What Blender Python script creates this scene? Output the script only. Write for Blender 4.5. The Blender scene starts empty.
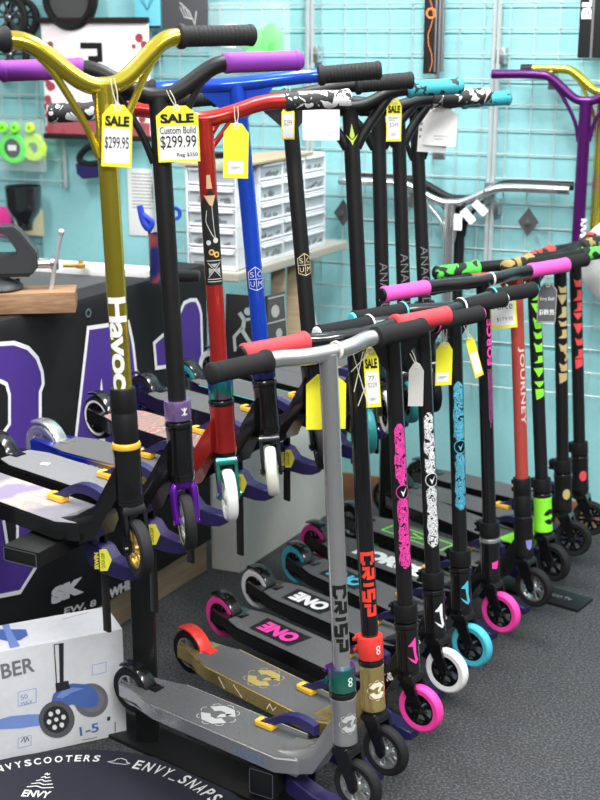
import bpy, bmesh, math, random
from mathutils import Matrix, Vector, noise
random.seed(4)
SC = bpy.context.scene
COL = SC.collection
PI = math.pi

# ------------------------------------------------------------------ camera geometry (photo 600x800)
FPX, HOR, CAMH = 1290.0, 29.0, 1.5
PITCH = math.atan((400 - HOR) / FPX); CP, SP = math.cos(PITCH), math.sin(PITCH)
FLOOR = -0.12
def ray(px, py):
    u = (px - 300) / FPX; v = (py - 400) / FPX
    return Vector((u, CP - v * SP, -SP - v * CP))
CAM = Vector((0, 0, CAMH))
def atz(px, py, z):
    r = ray(px, py); return CAM + r * ((z - CAMH) / r.z)
def aty(px, py, y):
    r = ray(px, py); return CAM + r * (y / r.y)
def proj(p):
    dz = p.z - CAMH; d = p.y * CP - dz * SP; up = p.y * SP + dz * CP
    return 300 + FPX * p.x / d, 400 - FPX * up / d, d
def frame(o, x, y):
    x = Vector(x).normalized(); y = Vector(y).normalized(); z = x.cross(y).normalized(); y = z.cross(x)
    m = Matrix((x, y, z)).transposed().to_4x4(); m.translation = Vector(o); return m
def onplane(M, px, py, off=0.0):
    """pixel -> local (x, y) on the XY plane of frame M lifted by off"""
    r = ray(px, py); n = M.col[2].to_3d(); o = M.translation + n * off
    p = CAM + r * ((o - CAM).dot(n) / r.dot(n))
    q = M.inverted() @ p
    return q.x, q.y
T = Matrix.Translation
def R(a, ax): return Matrix.Rotation(a, 4, ax)

# ------------------------------------------------------------------ materials
MATS = {}
def nodes(name):
    m = bpy.data.materials.new(name); m.use_nodes = True
    return m, m.node_tree.nodes, m.node_tree.links, m.node_tree.nodes['Principled BSDF']
def mat(name, col, rough=0.5, metal=0.0, coat=0.0, emis=0, alpha=1.0, trans=0.0, bump=0.0, bscale=200):
    if name in MATS: return MATS[name]
    m, n, l, b = nodes(name)
    c = (*col, 1)
    b.inputs['Roughness'].default_value = rough
    b.inputs['Metallic'].default_value = metal
    b.inputs['Coat Weight'].default_value = coat
    if rough >= .45 and max(col) < .03: b.inputs['Specular IOR Level'].default_value = .28
    b.inputs['Coat Roughness'].default_value = 0.08
    b.inputs['Alpha'].default_value = alpha
    b.inputs['Transmission Weight'].default_value = trans
    # slight procedural variation of the finish
    tc = n.new('ShaderNodeTexCoord'); nz = n.new('ShaderNodeTexNoise'); nz.inputs['Scale'].default_value = 60
    l.new(tc.outputs['Object'], nz.inputs['Vector'])
    mx = n.new('ShaderNodeMix'); mx.data_type = 'RGBA'
    mx.inputs['A'].default_value = (*[v * 0.93 for v in col], 1); mx.inputs['B'].default_value = (*[min(1, v * 1.06) for v in col], 1)
    l.new(nz.outputs['Fac'], mx.inputs['Factor']); l.new(mx.outputs['Result'], b.inputs['Base Color'])
    if bump:
        n2 = n.new('ShaderNodeTexNoise'); n2.inputs['Scale'].default_value = bscale
        l.new(tc.outputs['Object'], n2.inputs['Vector'])
        bp = n.new('ShaderNodeBump'); bp.inputs['Strength'].default_value = bump; bp.inputs['Distance'].default_value = 0.002
        l.new(n2.outputs['Fac'], bp.inputs['Height']); l.new(bp.outputs['Normal'], b.inputs['Normal'])
    if emis:
        b.inputs['Emission Color'].default_value = c; b.inputs['Emission Strength'].default_value = emis
    MATS[name] = m; return m
def twocol(name, stops, scale=40, kind='noise', rough=0.5, metal=0.0, detail=3, coat=0.0, stretch=(1, 1, 1), interp='CONSTANT', dist=0.0, bump=0.0):
    """noise or voronoi field through a colour ramp"""
    if name in MATS: return MATS[name]
    m, n, l, b = nodes(name)
    tc = n.new('ShaderNodeTexCoord'); mp = n.new('ShaderNodeMapping'); mp.inputs['Scale'].default_value = stretch
    l.new(tc.outputs['Object'], mp.inputs['Vector'])
    if kind == 'noise':
        t = n.new('ShaderNodeTexNoise'); t.inputs['Detail'].default_value = detail; t.inputs['Distortion'].default_value = dist; out = t.outputs['Fac']
    elif kind == 'voronoi':
        t = n.new('ShaderNodeTexVoronoi'); t.feature = 'DISTANCE_TO_EDGE'; out = t.outputs['Distance']
    else:
        t = n.new('ShaderNodeTexWave'); t.inputs['Distortion'].default_value = 12; t.inputs['Detail'].default_value = 3; out = t.outputs['Fac']
    t.inputs['Scale'].default_value = scale
    l.new(mp.outputs['Vector'], t.inputs['Vector'])
    rp = n.new('ShaderNodeValToRGB'); rp.color_ramp.interpolation = interp
    e = rp.color_ramp.elements
    while len(e) > 1: e.remove(e[0])
    e[0].position = stops[0][0]; e[0].color = (*stops[0][1], 1)
    for p, c in stops[1:]:
        q = e.new(p); q.color = (*c, 1)
    l.new(out, rp.inputs['Fac']); l.new(rp.outputs['Color'], b.inputs['Base Color'])
    b.inputs['Roughness'].default_value = rough; b.inputs['Metallic'].default_value = metal; b.inputs['Coat Weight'].default_value = coat
    if bump:
        bp = n.new('ShaderNodeBump'); bp.inputs['Strength'].default_value = bump; bp.inputs['Distance'].default_value = 0.003
        l.new(out, bp.inputs['Height']); l.new(bp.outputs['Normal'], b.inputs['Normal'])
    MATS[name] = m; return m

BLK = mat('black_gloss_paint', (.006, .006, .0065), .2, 0, .5)
BLM = mat('black_matte_paint', (.008, .008, .0085), .48)
BLT = mat('black_satin_tube', (.007, .007, .0075), .3, 0, .3)
RUB = mat('black_rubber', (.012, .012, .0125), .7, bump=.4, bscale=500)
FOAM = mat('black_foam', (.012, .012, .0125), .9, bump=.6, bscale=900)
SIL = mat('silver_paint', (.62, .62, .615), .27, .85)
CHR = mat('chrome', (.72, .72, .72), .2, .9)
RAW = mat('polished_steel', (.55, .56, .57), .28, 1)
GLD = mat('anodised_gold', (.82, .62, .24), .26, .85)
GBAR = mat('gold_bar_finish', (.55, .45, .05), .22, .85)
GRNG = mat('yellow_ring', (.85, .52, .05), .4, .3)
BLU = mat('blue_bar_finish', (.012, .07, .55), .22, .5, .3)
REDM = mat('red_bar_finish', (.42, .025, .02), .25, .5, .3)
REDT = mat('matte_red', (.42, .06, .045), .45, .1)
REDP = mat('red_plastic', (.75, .045, .035), .35)
REDG = mat('red_grip_rubber', (.56, .035, .045), .75)
PURG = mat('purple_grip_rubber', (.20, .026, .31), .7)
PURM = mat('purple_metal', (.13, .01, .36), .25, .7, .3)
PURB = mat('purple_bar_finish', (.075, .007, .11), .3, .5)
LIL = mat('lilac_metal', (.42, .27, .62), .25, .8)
PNK = mat('hot_pink', (.9, .055, .36), .5)
PNKG = mat('pink_grip_rubber', (.74, .075, .38), .75)
WHT = mat('white_urethane', (.86, .86, .84), .4)
CRM = mat('cream_urethane', (.82, .83, .70), .4)
CYA = mat('cyan_urethane', (.07, .5, .62), .45)
TEA = mat('teal_urethane', (.02, .30, .31), .45)
GRN = mat('lime_green', (.27, .9, .04), .45)
GRNG2 = mat('green_rubber', (.05, .6, .06), .7)
TXW = mat('white_print', (.85, .85, .85), .5)
TXB = mat('black_print', (.012, .012, .012), .5)
TXR = mat('red_print', (.8, .05, .03), .45)
TXP = mat('pink_print', (.9, .06, .4), .45)
TXC = mat('cyan_print', (.08, .5, .68), .45)
TXG = mat('grey_print', (.28, .28, .28), .5)
TXS = mat('silver_print', (.62, .63, .6), .4, .2)
GOLDP = mat('gold_print', (.72, .55, .25), .4, .3)
NEO = twocol('oil_slick_chrome', [(.3, (.25, .03, .5)), (.45, (.05, .12, .5)), (.55, (.03, .4, .3)), (.66, (.45, .12, .35))], 14, rough=.2, metal=.9, interp='LINEAR', detail=1)
NEOG = twocol('oil_slick_green', [(.38, (.2, .05, .35)), (.46, (.02, .28, .2)), (.6, (.10, .38, .27))], 9, rough=.2, metal=.8, interp='LINEAR', detail=1)
GRIPT = twocol('griptape', [(.33, (.045, .046, .047)), (.5, (.088, .089, .091)), (.68, (.17, .17, .17))], 420, rough=.95, interp='LINEAR', bump=.3)
GRIPL = twocol('light_griptape', [(.33, (.11, .11, .11)), (.5, (.17, .17, .175)), (.68, (.27, .27, .27))], 420, rough=.95, interp='LINEAR', bump=.3)
GALAXY = twocol('galaxy_griptape', [(.34, (.13, .13, .135)), (.48, (.19, .18, .21)), (.56, (.42, .35, .28)), (.64, (.22, .18, .27))], 7, rough=.9, interp='LINEAR', detail=8)
CORALT = twocol('coral_griptape', [(.35, (.16, .15, .15)), (.48, (.5, .25, .19)), (.56, (.62, .5, .42)), (.62, (.3, .13, .11))], 14, 'wave', rough=.9, interp='LINEAR')
SWIRL = twocol('black_white_swirl_rubber', [(0, (.012, .012, .012)), (.55, (.62, .62, .62))], 34, rough=.7, detail=2, dist=1.2)
TEALB = twocol('teal_black_rubber', [(0, (.015, .02, .02)), (.42, (.03, .32, .38))], 40, rough=.75, detail=2)
GRNB = twocol('green_black_rubber', [(0, (.012, .012, .012)), (.46, (.08, .68, .07))], 26, rough=.7, detail=1, dist=.5)
GLDB = twocol('gold_camo_rubber', [(0, (.012, .012, .012)), (.45, (.38, .25, .08))], 26, rough=.7, detail=1, dist=.5)
REDB = twocol('red_camo_rubber', [(0, (.012, .012, .012)), (.45, (.5, .05, .04))], 26, rough=.7, detail=1, dist=.5)
def sketch(name, c): return twocol(name, [(0, (.01, .01, .01)), (.42, c), (.50, c), (.53, (.01, .01, .01)), (.56, c), (.62, (.01, .01, .01)), (.65, c)], 75, rough=.4, detail=3, dist=1.5)
SKP = sketch('pink_sketch_decal', (.9, .06, .4)); SKW = sketch('white_sketch_decal', (.85, .85, .85)); SKC = sketch('cyan_sketch_decal', (.10, .46, .62))
CLB = mat('clamp_navy_plastic', (.018, .014, .085), .4)
CLY = mat('clamp_yellow_pad', (.88, .5, .04), .5)
LABY = mat('label_yellow', (.8, .74, .06), .5)
RACK = mat('rack_black_steel', (.011, .011, .011), .4, .2)
TAGY = mat('tag_yellow', (.92, .86, .03), .6)
TAGW = mat('tag_white', (.84, .84, .82), .6)
TAGG = mat('tag_charcoal', (.10, .105, .11), .6)
STR = mat('string', (.75, .70, .58), .9)
TEALW = mat('teal_wall_paint', (.285, .60, .62), .55)
WOOD = twocol('pale_wood', [(.3, (.34, .25, .15)), (.7, (.46, .36, .23))], 6, 'noise', rough=.6, stretch=(1, 1, 12), interp='LINEAR', detail=5)
WOODB = twocol('oak_block', [(.35, (.22, .12, .06)), (.65, (.36, .21, .11))], 10, rough=.6, stretch=(1, 14, 14), interp='LINEAR', detail=5)
WOODBR = mat('brown_baseboard', (.23, .11, .05), .5)
BEIGE = mat('beige_laminate', (.44, .41, .35), .5)
PANEL = mat('grey_beige_panel', (.74, .73, .68), .6)
BANNER = mat('banner_black_vinyl', (.014, .014, .015), .55)
BPUR = mat('banner_purple', (.065, .028, .24), .55)
BWHT = mat('banner_white', (.8, .8, .82), .55)
TABT = mat('table_dark_top', (.055, .058, .06), .6)
PAPER = mat('paper_white', (.82, .82, .80), .7)
BOXW = mat('carton_white', (.84, .85, .86), .45)
CBL = mat('carton_blue_print', (.09, .17, .48), .45)
CBL2 = mat('carton_light_blue_print', (.22, .33, .72), .45)
CGR = mat('carton_grey_print', (.22, .22, .23), .45)
CDK = mat('carton_dark_print', (.03, .03, .035), .45)
NAVY = mat('mat_navy_fabric', (.016, .017, .03), .85, bump=.3, bscale=400)
WPL = mat('white_plastic', (.82, .84, .86), .35)
CLEAR = mat('frosted_drawer', (.50, .55, .58), .35, trans=.0, alpha=1)
IRON = mat('vise_iron', (.03, .033, .036), .5, .3)
PLG = mat('clear_packaging', (.7, .8, .78), .15, alpha=.16)
WIRE = mat('grid_wire', (.50, .56, .56), .35, .35)
CARPET = None

# ------------------------------------------------------------------ mesh helpers
def nb(): return bmesh.new()
def obj(name, bm, m, parent=None, sharp=35):
    me = bpy.data.meshes.new(name)
    bmesh.ops.recalc_face_normals(bm, faces=bm.faces[:]) if len(bm.faces) < 60000 else None
    bm.to_mesh(me); bm.free()
    me.materials.append(m)
    me.polygons.foreach_set('use_smooth', [True] * len(me.polygons))
    try: me.set_sharp_from_angle(angle=math.radians(sharp))
    except Exception: pass
    o = bpy.data.objects.new(name, me); COL.objects.link(o)
    if parent: o.parent = parent
    return o
def empty(name, loc, rz, label, cat, group=None):
    o = bpy.data.objects.new(name, None); COL.objects.link(o); o.empty_display_size = .05
    o.location = loc; o.rotation_euler = (0, 0, rz); return tag(o, label, cat, group)
def tag(o, label, cat, group=None):
    o['label'] = label; o['category'] = cat
    if group: o['group'] = group
    return o
def struct(name, bm, m, sharp=35):
    o = obj(name, bm, m, None, sharp); o['kind'] = 'structure'; return o
def box(bm, M, sx, sy, sz, bev=0.0):
    vs = []
    for x in (-.5, .5):
        for y in (-.5, .5):
            for z in (-.5, .5): vs.append(bm.verts.new(M @ Vector((x * sx, y * sy, z * sz))))
    F = [(0, 1, 3, 2), (4, 6, 7, 5), (0, 4, 5, 1), (2, 3, 7, 6), (0, 2, 6, 4), (1, 5, 7, 3)]
    fs = [bm.faces.new([vs[i] for i in f]) for f in F]
    if bev:
        es = {e for f in fs for e in f.edges}
        bmesh.ops.bevel(bm, geom=list(es), offset=bev, segments=2, affect='EDGES', profile=.6)
def bar(bm, a, b, w, h, bev=0, up=(0, 0, 1)):
    a = Vector(a); b = Vector(b); d = b - a; L = d.length
    x = d.normalized(); y = Vector(up).cross(x)
    if y.length < 1e-4: y = Vector((0, 1, 0)).cross(x)
    y.normalize()
    box(bm, frame((a + b) / 2, x, y), L, w, h, bev)
def lathe(bm, prof, M=Matrix(), seg=24, closed=False, a0=0, a1=2 * PI):
    full = abs(a1 - a0 - 2 * PI) < 1e-6
    n = seg if full else seg + 1
    rings = []
    for r, z in prof:
        if r < 1e-6: rings.append([bm.verts.new(M @ Vector((0, 0, z)))] * n)
        else: rings.append([bm.verts.new(M @ Vector((r * math.cos(a0 + (a1 - a0) * i / seg), r * math.sin(a0 + (a1 - a0) * i / seg), z))) for i in range(n)])
    pairs = list(zip(rings, rings[1:])) + ([(rings[-1], rings[0])] if closed else [])
    for A, B in pairs:
        for i in range(seg):
            j = (i + 1) % n
            f = []
            for v in (A[i], A[j], B[j], B[i]):
                if v not in f: f.append(v)
            if len(f) > 2:
                try: bm.faces.new(f)
                except ValueError: pass
def catmull(pts, n=6):
    P = [Vector(p) for p in pts]; P = [P[0] * 2 - P[1]] + P + [P[-1] * 2 - P[-2]]
    out = []
    for i in range(1, len(P) - 2):
        for k in range(n):
            t = k / n; a, b, c, d = P[i - 1:i + 3]
            out.append(.5 * ((2 * b) + (c - a) * t + (2 * a - 5 * b + 4 * c - d) * t * t + (3 * b - a - 3 * c + d) * t ** 3))
    out.append(P[-2]); return out
def tube(bm, pts, r, M=Matrix(), seg=12, cap=True, smooth=0):
    if smooth: pts = catmull(pts, smooth)
    P = [M @ Vector(p) for p in pts]; n = len(P)
    rr = r if isinstance(r, (list, tuple)) else [r] * n
    t = (P[1] - P[0]).normalized(); u = t.orthogonal().normalized(); rings = []
    for i in range(n):
        t = (P[min(i + 1, n - 1)] - P[max(i - 1, 0)]).normalized()
        u = (u - t * u.dot(t)).normalized(); v = t.cross(u)
        rings.append([bm.verts.new(P[i] + (u * math.cos(2 * PI * k / seg) + v * math.sin(2 * PI * k / seg)) * rr[i]) for k in range(seg)])
    for A, B in zip(rings, rings[1:]):
        for k in range(seg): bm.faces.new((A[k], A[(k + 1) % seg], B[(k + 1) % seg], B[k]))
    if cap: bm.faces.new(rings[0][::-1]); bm.faces.new(rings[-1])
def prism(bm, pts, z0, z1, M=Matrix(), bev=0):
    A = [bm.verts.new(M @ Vector((x, y, z0))) for x, y in pts]; B = [bm.verts.new(M @ Vector((x, y, z1))) for x, y in pts]
    n = len(pts); fs = [bm.faces.new(A[::-1]), bm.faces.new(B)]
    for i in range(n): fs.append(bm.faces.new((A[i], A[(i + 1) % n], B[(i + 1) % n], B[i])))
    if bev:
        bmesh.ops.bevel(bm, geom=list({e for f in fs[:2] for e in f.edges}), offset=bev, segments=2, affect='EDGES')
def loft(bm, secs, cap=True):
    rings = [[bm.verts.new(Vector(p)) for p in s] for s in secs]; n = len(secs[0])
    for A, B in zip(rings, rings[1:]):
        for k in range(n): bm.faces.new((A[k], A[(k + 1) % n], B[(k + 1) % n], B[k]))
    if cap: bm.faces.new(rings[0][::-1]); bm.faces.new(rings[-1])
def rrect(w, h, r, n=4):
    o = []
    for cx, cy, a in ((w / 2 - r, h / 2 - r, 0), (-w / 2 + r, h / 2 - r, PI / 2), (-w / 2 + r, -h / 2 + r, PI), (w / 2 - r, -h / 2 + r, 1.5 * PI)):
        for k in range(n + 1): o.append((cx + r * math.cos(a + PI / 2 * k / n), cy + r * math.sin(a + PI / 2 * k / n)))
    return o
def flat(bm, pts, M=Matrix(), z=0):
    bm.faces.new([bm.verts.new(M @ Vector((x, y, z))) for x, y in pts])
def stroke(bm, pts, w, M=Matrix(), z=0, closed=False):
    """flat ribbon of width w along a 2D polyline, mitred"""
    P = [Vector(p) for p in pts]; n = len(P); L = []; Rr = []
    for i in range(n):
        a = P[i - 1] if (i or closed) else None; b = P[(i + 1) % n] if (i < n - 1 or closed) else None
        d1 = (P[i] - a).normalized() if a is not None else None; d2 = (b - P[i]).normalized() if b is not None else None
        if d1 is None: d1 = d2
        if d2 is None: d2 = d1
        t = (d1 + d2); t = t.normalized() if t.length > 1e-6 else d1
        nrm = Vector((-t.y, t.x)); k = w / 2 / max(.4, nrm.dot(Vector((-d1.y, d1.x))))
        L.append(bm.verts.new(M @ Vector((*(P[i] + nrm * k), z)))); Rr.append(bm.verts.new(M @ Vector((*(P[i] - nrm * k), z))))
    for i in range(n if closed else n - 1):
        j = (i + 1) % n; bm.faces.new((L[i], Rr[i], Rr[j], L[j]))
def disc(bm, cx, cy, r, M=Matrix(), z=0, seg=24, rx=None, r0=0, a0=0, a1=2 * PI):
    if r0:
        A = [bm.verts.new(M @ Vector((cx + r0 * math.cos(a0 + (a1 - a0) * k / seg), cy + r0 * math.sin(a0 + (a1 - a0) * k / seg), z))) for k in range(seg + 1)]
        B = [bm.verts.new(M @ Vector((cx + r * math.cos(a0 + (a1 - a0) * k / seg), cy + r * math.sin(a0 + (a1 - a0) * k / seg), z))) for k in range(seg + 1)]
        for k in range(seg): bm.faces.new((A[k], A[k + 1], B[k + 1], B[k]))
    else: flat(bm, [(cx + (rx or r) * math.cos(2 * PI * k / seg), cy + r * math.sin(2 * PI * k / seg)) for k in range(seg)], M, z)
def text_verts(s, bold=0.0, shear=0.0, space=1.0):
    cu = bpy.data.curves.new('lettering', 'FONT'); cu.body = s; cu.size = 1; cu.offset = bold; cu.shear = shear
    cu.space_character = space; cu.resolution_u = 3; cu.fill_mode = 'FRONT'
    cu.align_x = 'LEFT'
    o = bpy.data.objects.new('lettering', cu); COL.objects.link(o)
    dg = bpy.context.evaluated_depsgraph_get(); dg.update()
    me = bpy.data.meshes.new_from_object(o.evaluated_get(dg))
    V = [Vector((v.co.x, v.co.y)) for v in me.vertices]; F = [tuple(p.vertices) for p in me.polygons]
    bpy.data.objects.remove(o); bpy.data.curves.remove(cu); bpy.data.meshes.remove(me)
    return V, F
def text(bm, s, w, h, M=Matrix(), z=0, bold=.02, shear=0.0, space=1.0, func=None):
    """lettering fitted in a w x h box centred on the origin of M"""
    V, F = text_verts(s, bold, shear, space)
    if not V: return
    x0 = min(v.x for v in V); x1 = max(v.x for v in V); y0 = min(v.y for v in V); y1 = max(v.y for v in V)
    vs = []
    for v in V:
        x = (v.x - (x0 + x1) / 2) / (x1 - x0) * w; y = (v.y - (y0 + y1) / 2) / (y1 - y0) * h
        if func: x, y = func(x, y)
        vs.append(bm.verts.new(M @ Vector((x, y, z))))
    for f in F:
        try: bm.faces.new([vs[i] for i in f])
        except ValueError: pass
def wrap(bm, M, rad, az, t0):
    """bend flat artwork (XY plane) around the Z axis of frame M at azimuth az, height t0"""
    xs = [v.co.x for v in bm.verts]
    if not xs: return bm
    x = math.floor(min(xs) / .0028) * .0028
    while x < max(xs):
        bmesh.ops.bisect_plane(bm, geom=bm.verts[:] + bm.edges[:] + bm.faces[:], plane_co=(x, 0, 0), plane_no=(1, 0, 0)); x += .0028
    for v in bm.verts:
        a = az + v.co.x / rad; r = rad + v.co.z
        v.co = M @ Vector((r * math.cos(a), r * math.sin(a), t0 + v.co.y))
    return bm
DOWN = R(-PI / 2, 'Z'); UP = R(PI / 2, 'Z')

# ------------------------------------------------------------------ the kick scooter
def solve_pose(C, rakehint, j, h, s, RAD, o=.028):
    best = None
    def ev(r, L):
        a = Vector((-math.sin(r), 0, math.cos(r)))
        xf = Vector((math.cos(r), 0, math.sin(r))) * math.cos(s) + Vector((0, 1, 0)) * math.sin(s)
        P = xf * -o + a * L
        X = Matrix.Rotation(h, 3, 'Z') @ P + C
        q = proj(X); return (q[0] - j[0]) ** 2 + (q[1] - j[1]) ** 2, X
    r, L = math.radians(4), .82; dr, dL = .03, .06
    e, X = ev(r, L)
    while dL > 1e-4:
        imp = False
        for a, b in ((dr, 0), (-dr, 0), (0, dL), (0, -dL)):
            e2, X2 = ev(r + a, L + b)
            if e2 < e: e, r, L, X, imp = e2, r + a, L + b, X2, True
        if not imp: dr /= 2; dL /= 2
    return max(0, r), L, X

def wheel(parent, name, c, axis_y, rad, tyre, core, spokes=5, wide=.024, solid=False, rim=None, fwd=None):
    """wheel centred at c; axis_y = axle direction"""
    z = Vector(axis_y).normalized(); x = Vector(fwd or (0, 0, 1)); x = (x - z * x.dot(z)).normalized()
    M = frame(c, x, z.cross(x))
    h = wide / 2; b = nb()
    lathe(b, [(rad - .0175, -h * .9), (rad - .006, -h), (rad - .0018, -h * .75), (rad, -h * .3), (rad, h * .3), (rad - .0018, h * .75), (rad - .006, h), (rad - .0175, h * .9)], M, 40, closed=True)
    w = obj(name, b, tyre, parent)
    b = nb(); ri = rad - .017
    lathe(b, [(ri, -h * .8), (ri, h * .8), (ri - .005, h * .75), (ri - .006, 0), (ri - .005, -h * .75)], M, 36, closed=True)
    lathe(b, [(0, h + .002), (.006, h + .002), (.013, h * .8), (.013, -h * .8), (.006, -h - .002), (0, -h - .002)], M, 20)
    if solid:
        lathe(b, [(.012, h * .25), (ri - .003, h * .35), (ri - .003, -h * .35), (.012, -h * .25)], M, 30, closed=True)
    for k in range(spokes):
        for dz, sk in ((h * .35, .25), (-h * .35, -.25)) if not solid else ((h * .4, .0), (-h * .4, .0)):
            A = R(2 * PI * k / spokes, 'Z')
            p0 = A @ Vector((.011, 0, dz)); p1 = A @ R(sk, 'Z') @ Vector((ri - .002, 0, dz))
            bar(b, M @ p0, M @ p1, .0085 if not solid else .006, .005, .001, up=M.col[2].to_3d())
    obj('wheel_core', b, core, w)
    if rim:
        b = nb()
        lathe(b, [(ri + .001, h * .92), (ri + .0065, h * 1.02), (ri + .0065, h * .9)], M, 36, closed=True)
        lathe(b, [(ri + .001, -h * .92), (ri + .0065, -h * 1.02), (ri + .0065, -h * .9)], M, 36, closed=True)
        obj('wheel_rim', b, rim, w)
    return w

def handlebar_shape(b, F, L, half, rise, style, rt, rb):
    """returns the function grip_axis(u) on the crossbar"""
    tube(b, [(0, 0, .19), (0, 0, L - .002)], rt, F, 20)
    x = .0
    if style in ('T', 'plain'):
        pts = [(x - .012, -half, L + rise), (x - .012, -half * .7, L + rise), (x - .012, -half * .42, L + rise), (x, -.055, L + rise * .35), (x, 0, L), (x, .055, L + rise * .35), (x - .012, half * .42, L + rise), (x - .012, half * .7, L + rise), (x - .012, half, L + rise)]
    else:
        pts = [(-.02, -half, L + rise), (-.02, -half * .72, L + rise), (-.02, -half * .53, L + rise), (-.010, -half * .38, L + rise * .86), (0, -half * .14, L + rise * .14), (0, 0, L), (0, half * .14, L + rise * .14), (-.010, half * .38, L + rise * .86), (-.02, half * .53, L + rise), (-.02, half * .72, L + rise), (-.02, half, L + rise)]
    tube(b, pts, rb, F, 16, smooth=6)
    for sg in (-1, 1):
        if style == 'T':   # short plates under the crossbar
            for k, (u, t) in enumerate(((.06, .055), (.034, .03))):
                tube(b, [(0, sg * rt * .7, L - t), (0, sg * u, L + rise * .3 - .006)], .0055, F, 8)
        elif style == 'Y':
            tube(b, [(0, sg * rt * .9, L - .12), (0, sg * (rt + .018), L - .065), (-.004, sg * half * .27, L + rise * .35 - .01), (-.006, sg * half * .36, L + rise * .7 - .004)], .0065, F, 8, smooth=4)
        elif style == 'V':
            tube(b, [(0, sg * rt * .6, L - .09), (0, sg * .035, L - .05), (-.006, sg * half * .36, L + rise * .75)], .012, F, 10, smooth=4)
    if style == 'plate':
        for sg in (-1, 1):
            prism(b, [(sg * .012, L - .075), (sg * .085, L + rise * .3 - .004), (sg * .012, L - .002)], -.004, .004, F @ Matrix(((0, 0, 1, 0), (1, 0, 0, 0), (0, 1, 0, 0), (0, 0, 0, 1))))
    return Vector(pts[0]), Vector(pts[-1])

def hand_grip(parent, F, end, sg, length, m, flange=True, capm=None, r=.0185, ringm=None):
    s = Vector((0, -sg, 0))
    M = frame(F @ end, (F.to_3x3() @ Vector((0, 0, 1))), (F.to_3x3() @ Vector((1, 0, 0))) )
    z = F.to_3x3() @ s; x = F.to_3x3() @ Vector((0, 0, 1)); M = frame(F @ (end - s * .004), x, z.cross(x))
    b = nb(); pr = [(.0, -.001), (r * .8, 0), (r * 1.06, .004), (r * 1.06, .010), (r * .98, .013)]
    n = 14
    rb_ = .965 if m is RUB else .997
    for k in range(n):
        t = .013 + (length - .03) * k / n
        pr += [(r, t + .0005), (r, t + (length - .03) / n * .75), (r * rb_, t + (length - .03) / n * .88)]
    pr += [(r, length - .016), (r * (1.18 if flange else 1.04), length - .012), (r * (1.18 if flange else 1.04), length - .004), (r * .9, length), (r * .8, length)]
    lathe(b, pr, M, 22)
    g = obj('hand_grip', b, m, parent, 50)
    if capm:
        b = nb(); lathe(b, [(0, -.004), (r * .7, -.004), (r * .86, -.001), (r * .86, .002)], M, 20); obj('bar_end_plug', b, capm, g)
    if ringm:
        b = nb(); lathe(b, [(r * 1.0, length - .012), (r * 1.22, length - .010), (r * 1.22, length - .006), (r * 1.0, length - .004)], M, 22, closed=True); obj('grip_flange_ring', b, ringm, g)
    return g

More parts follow.
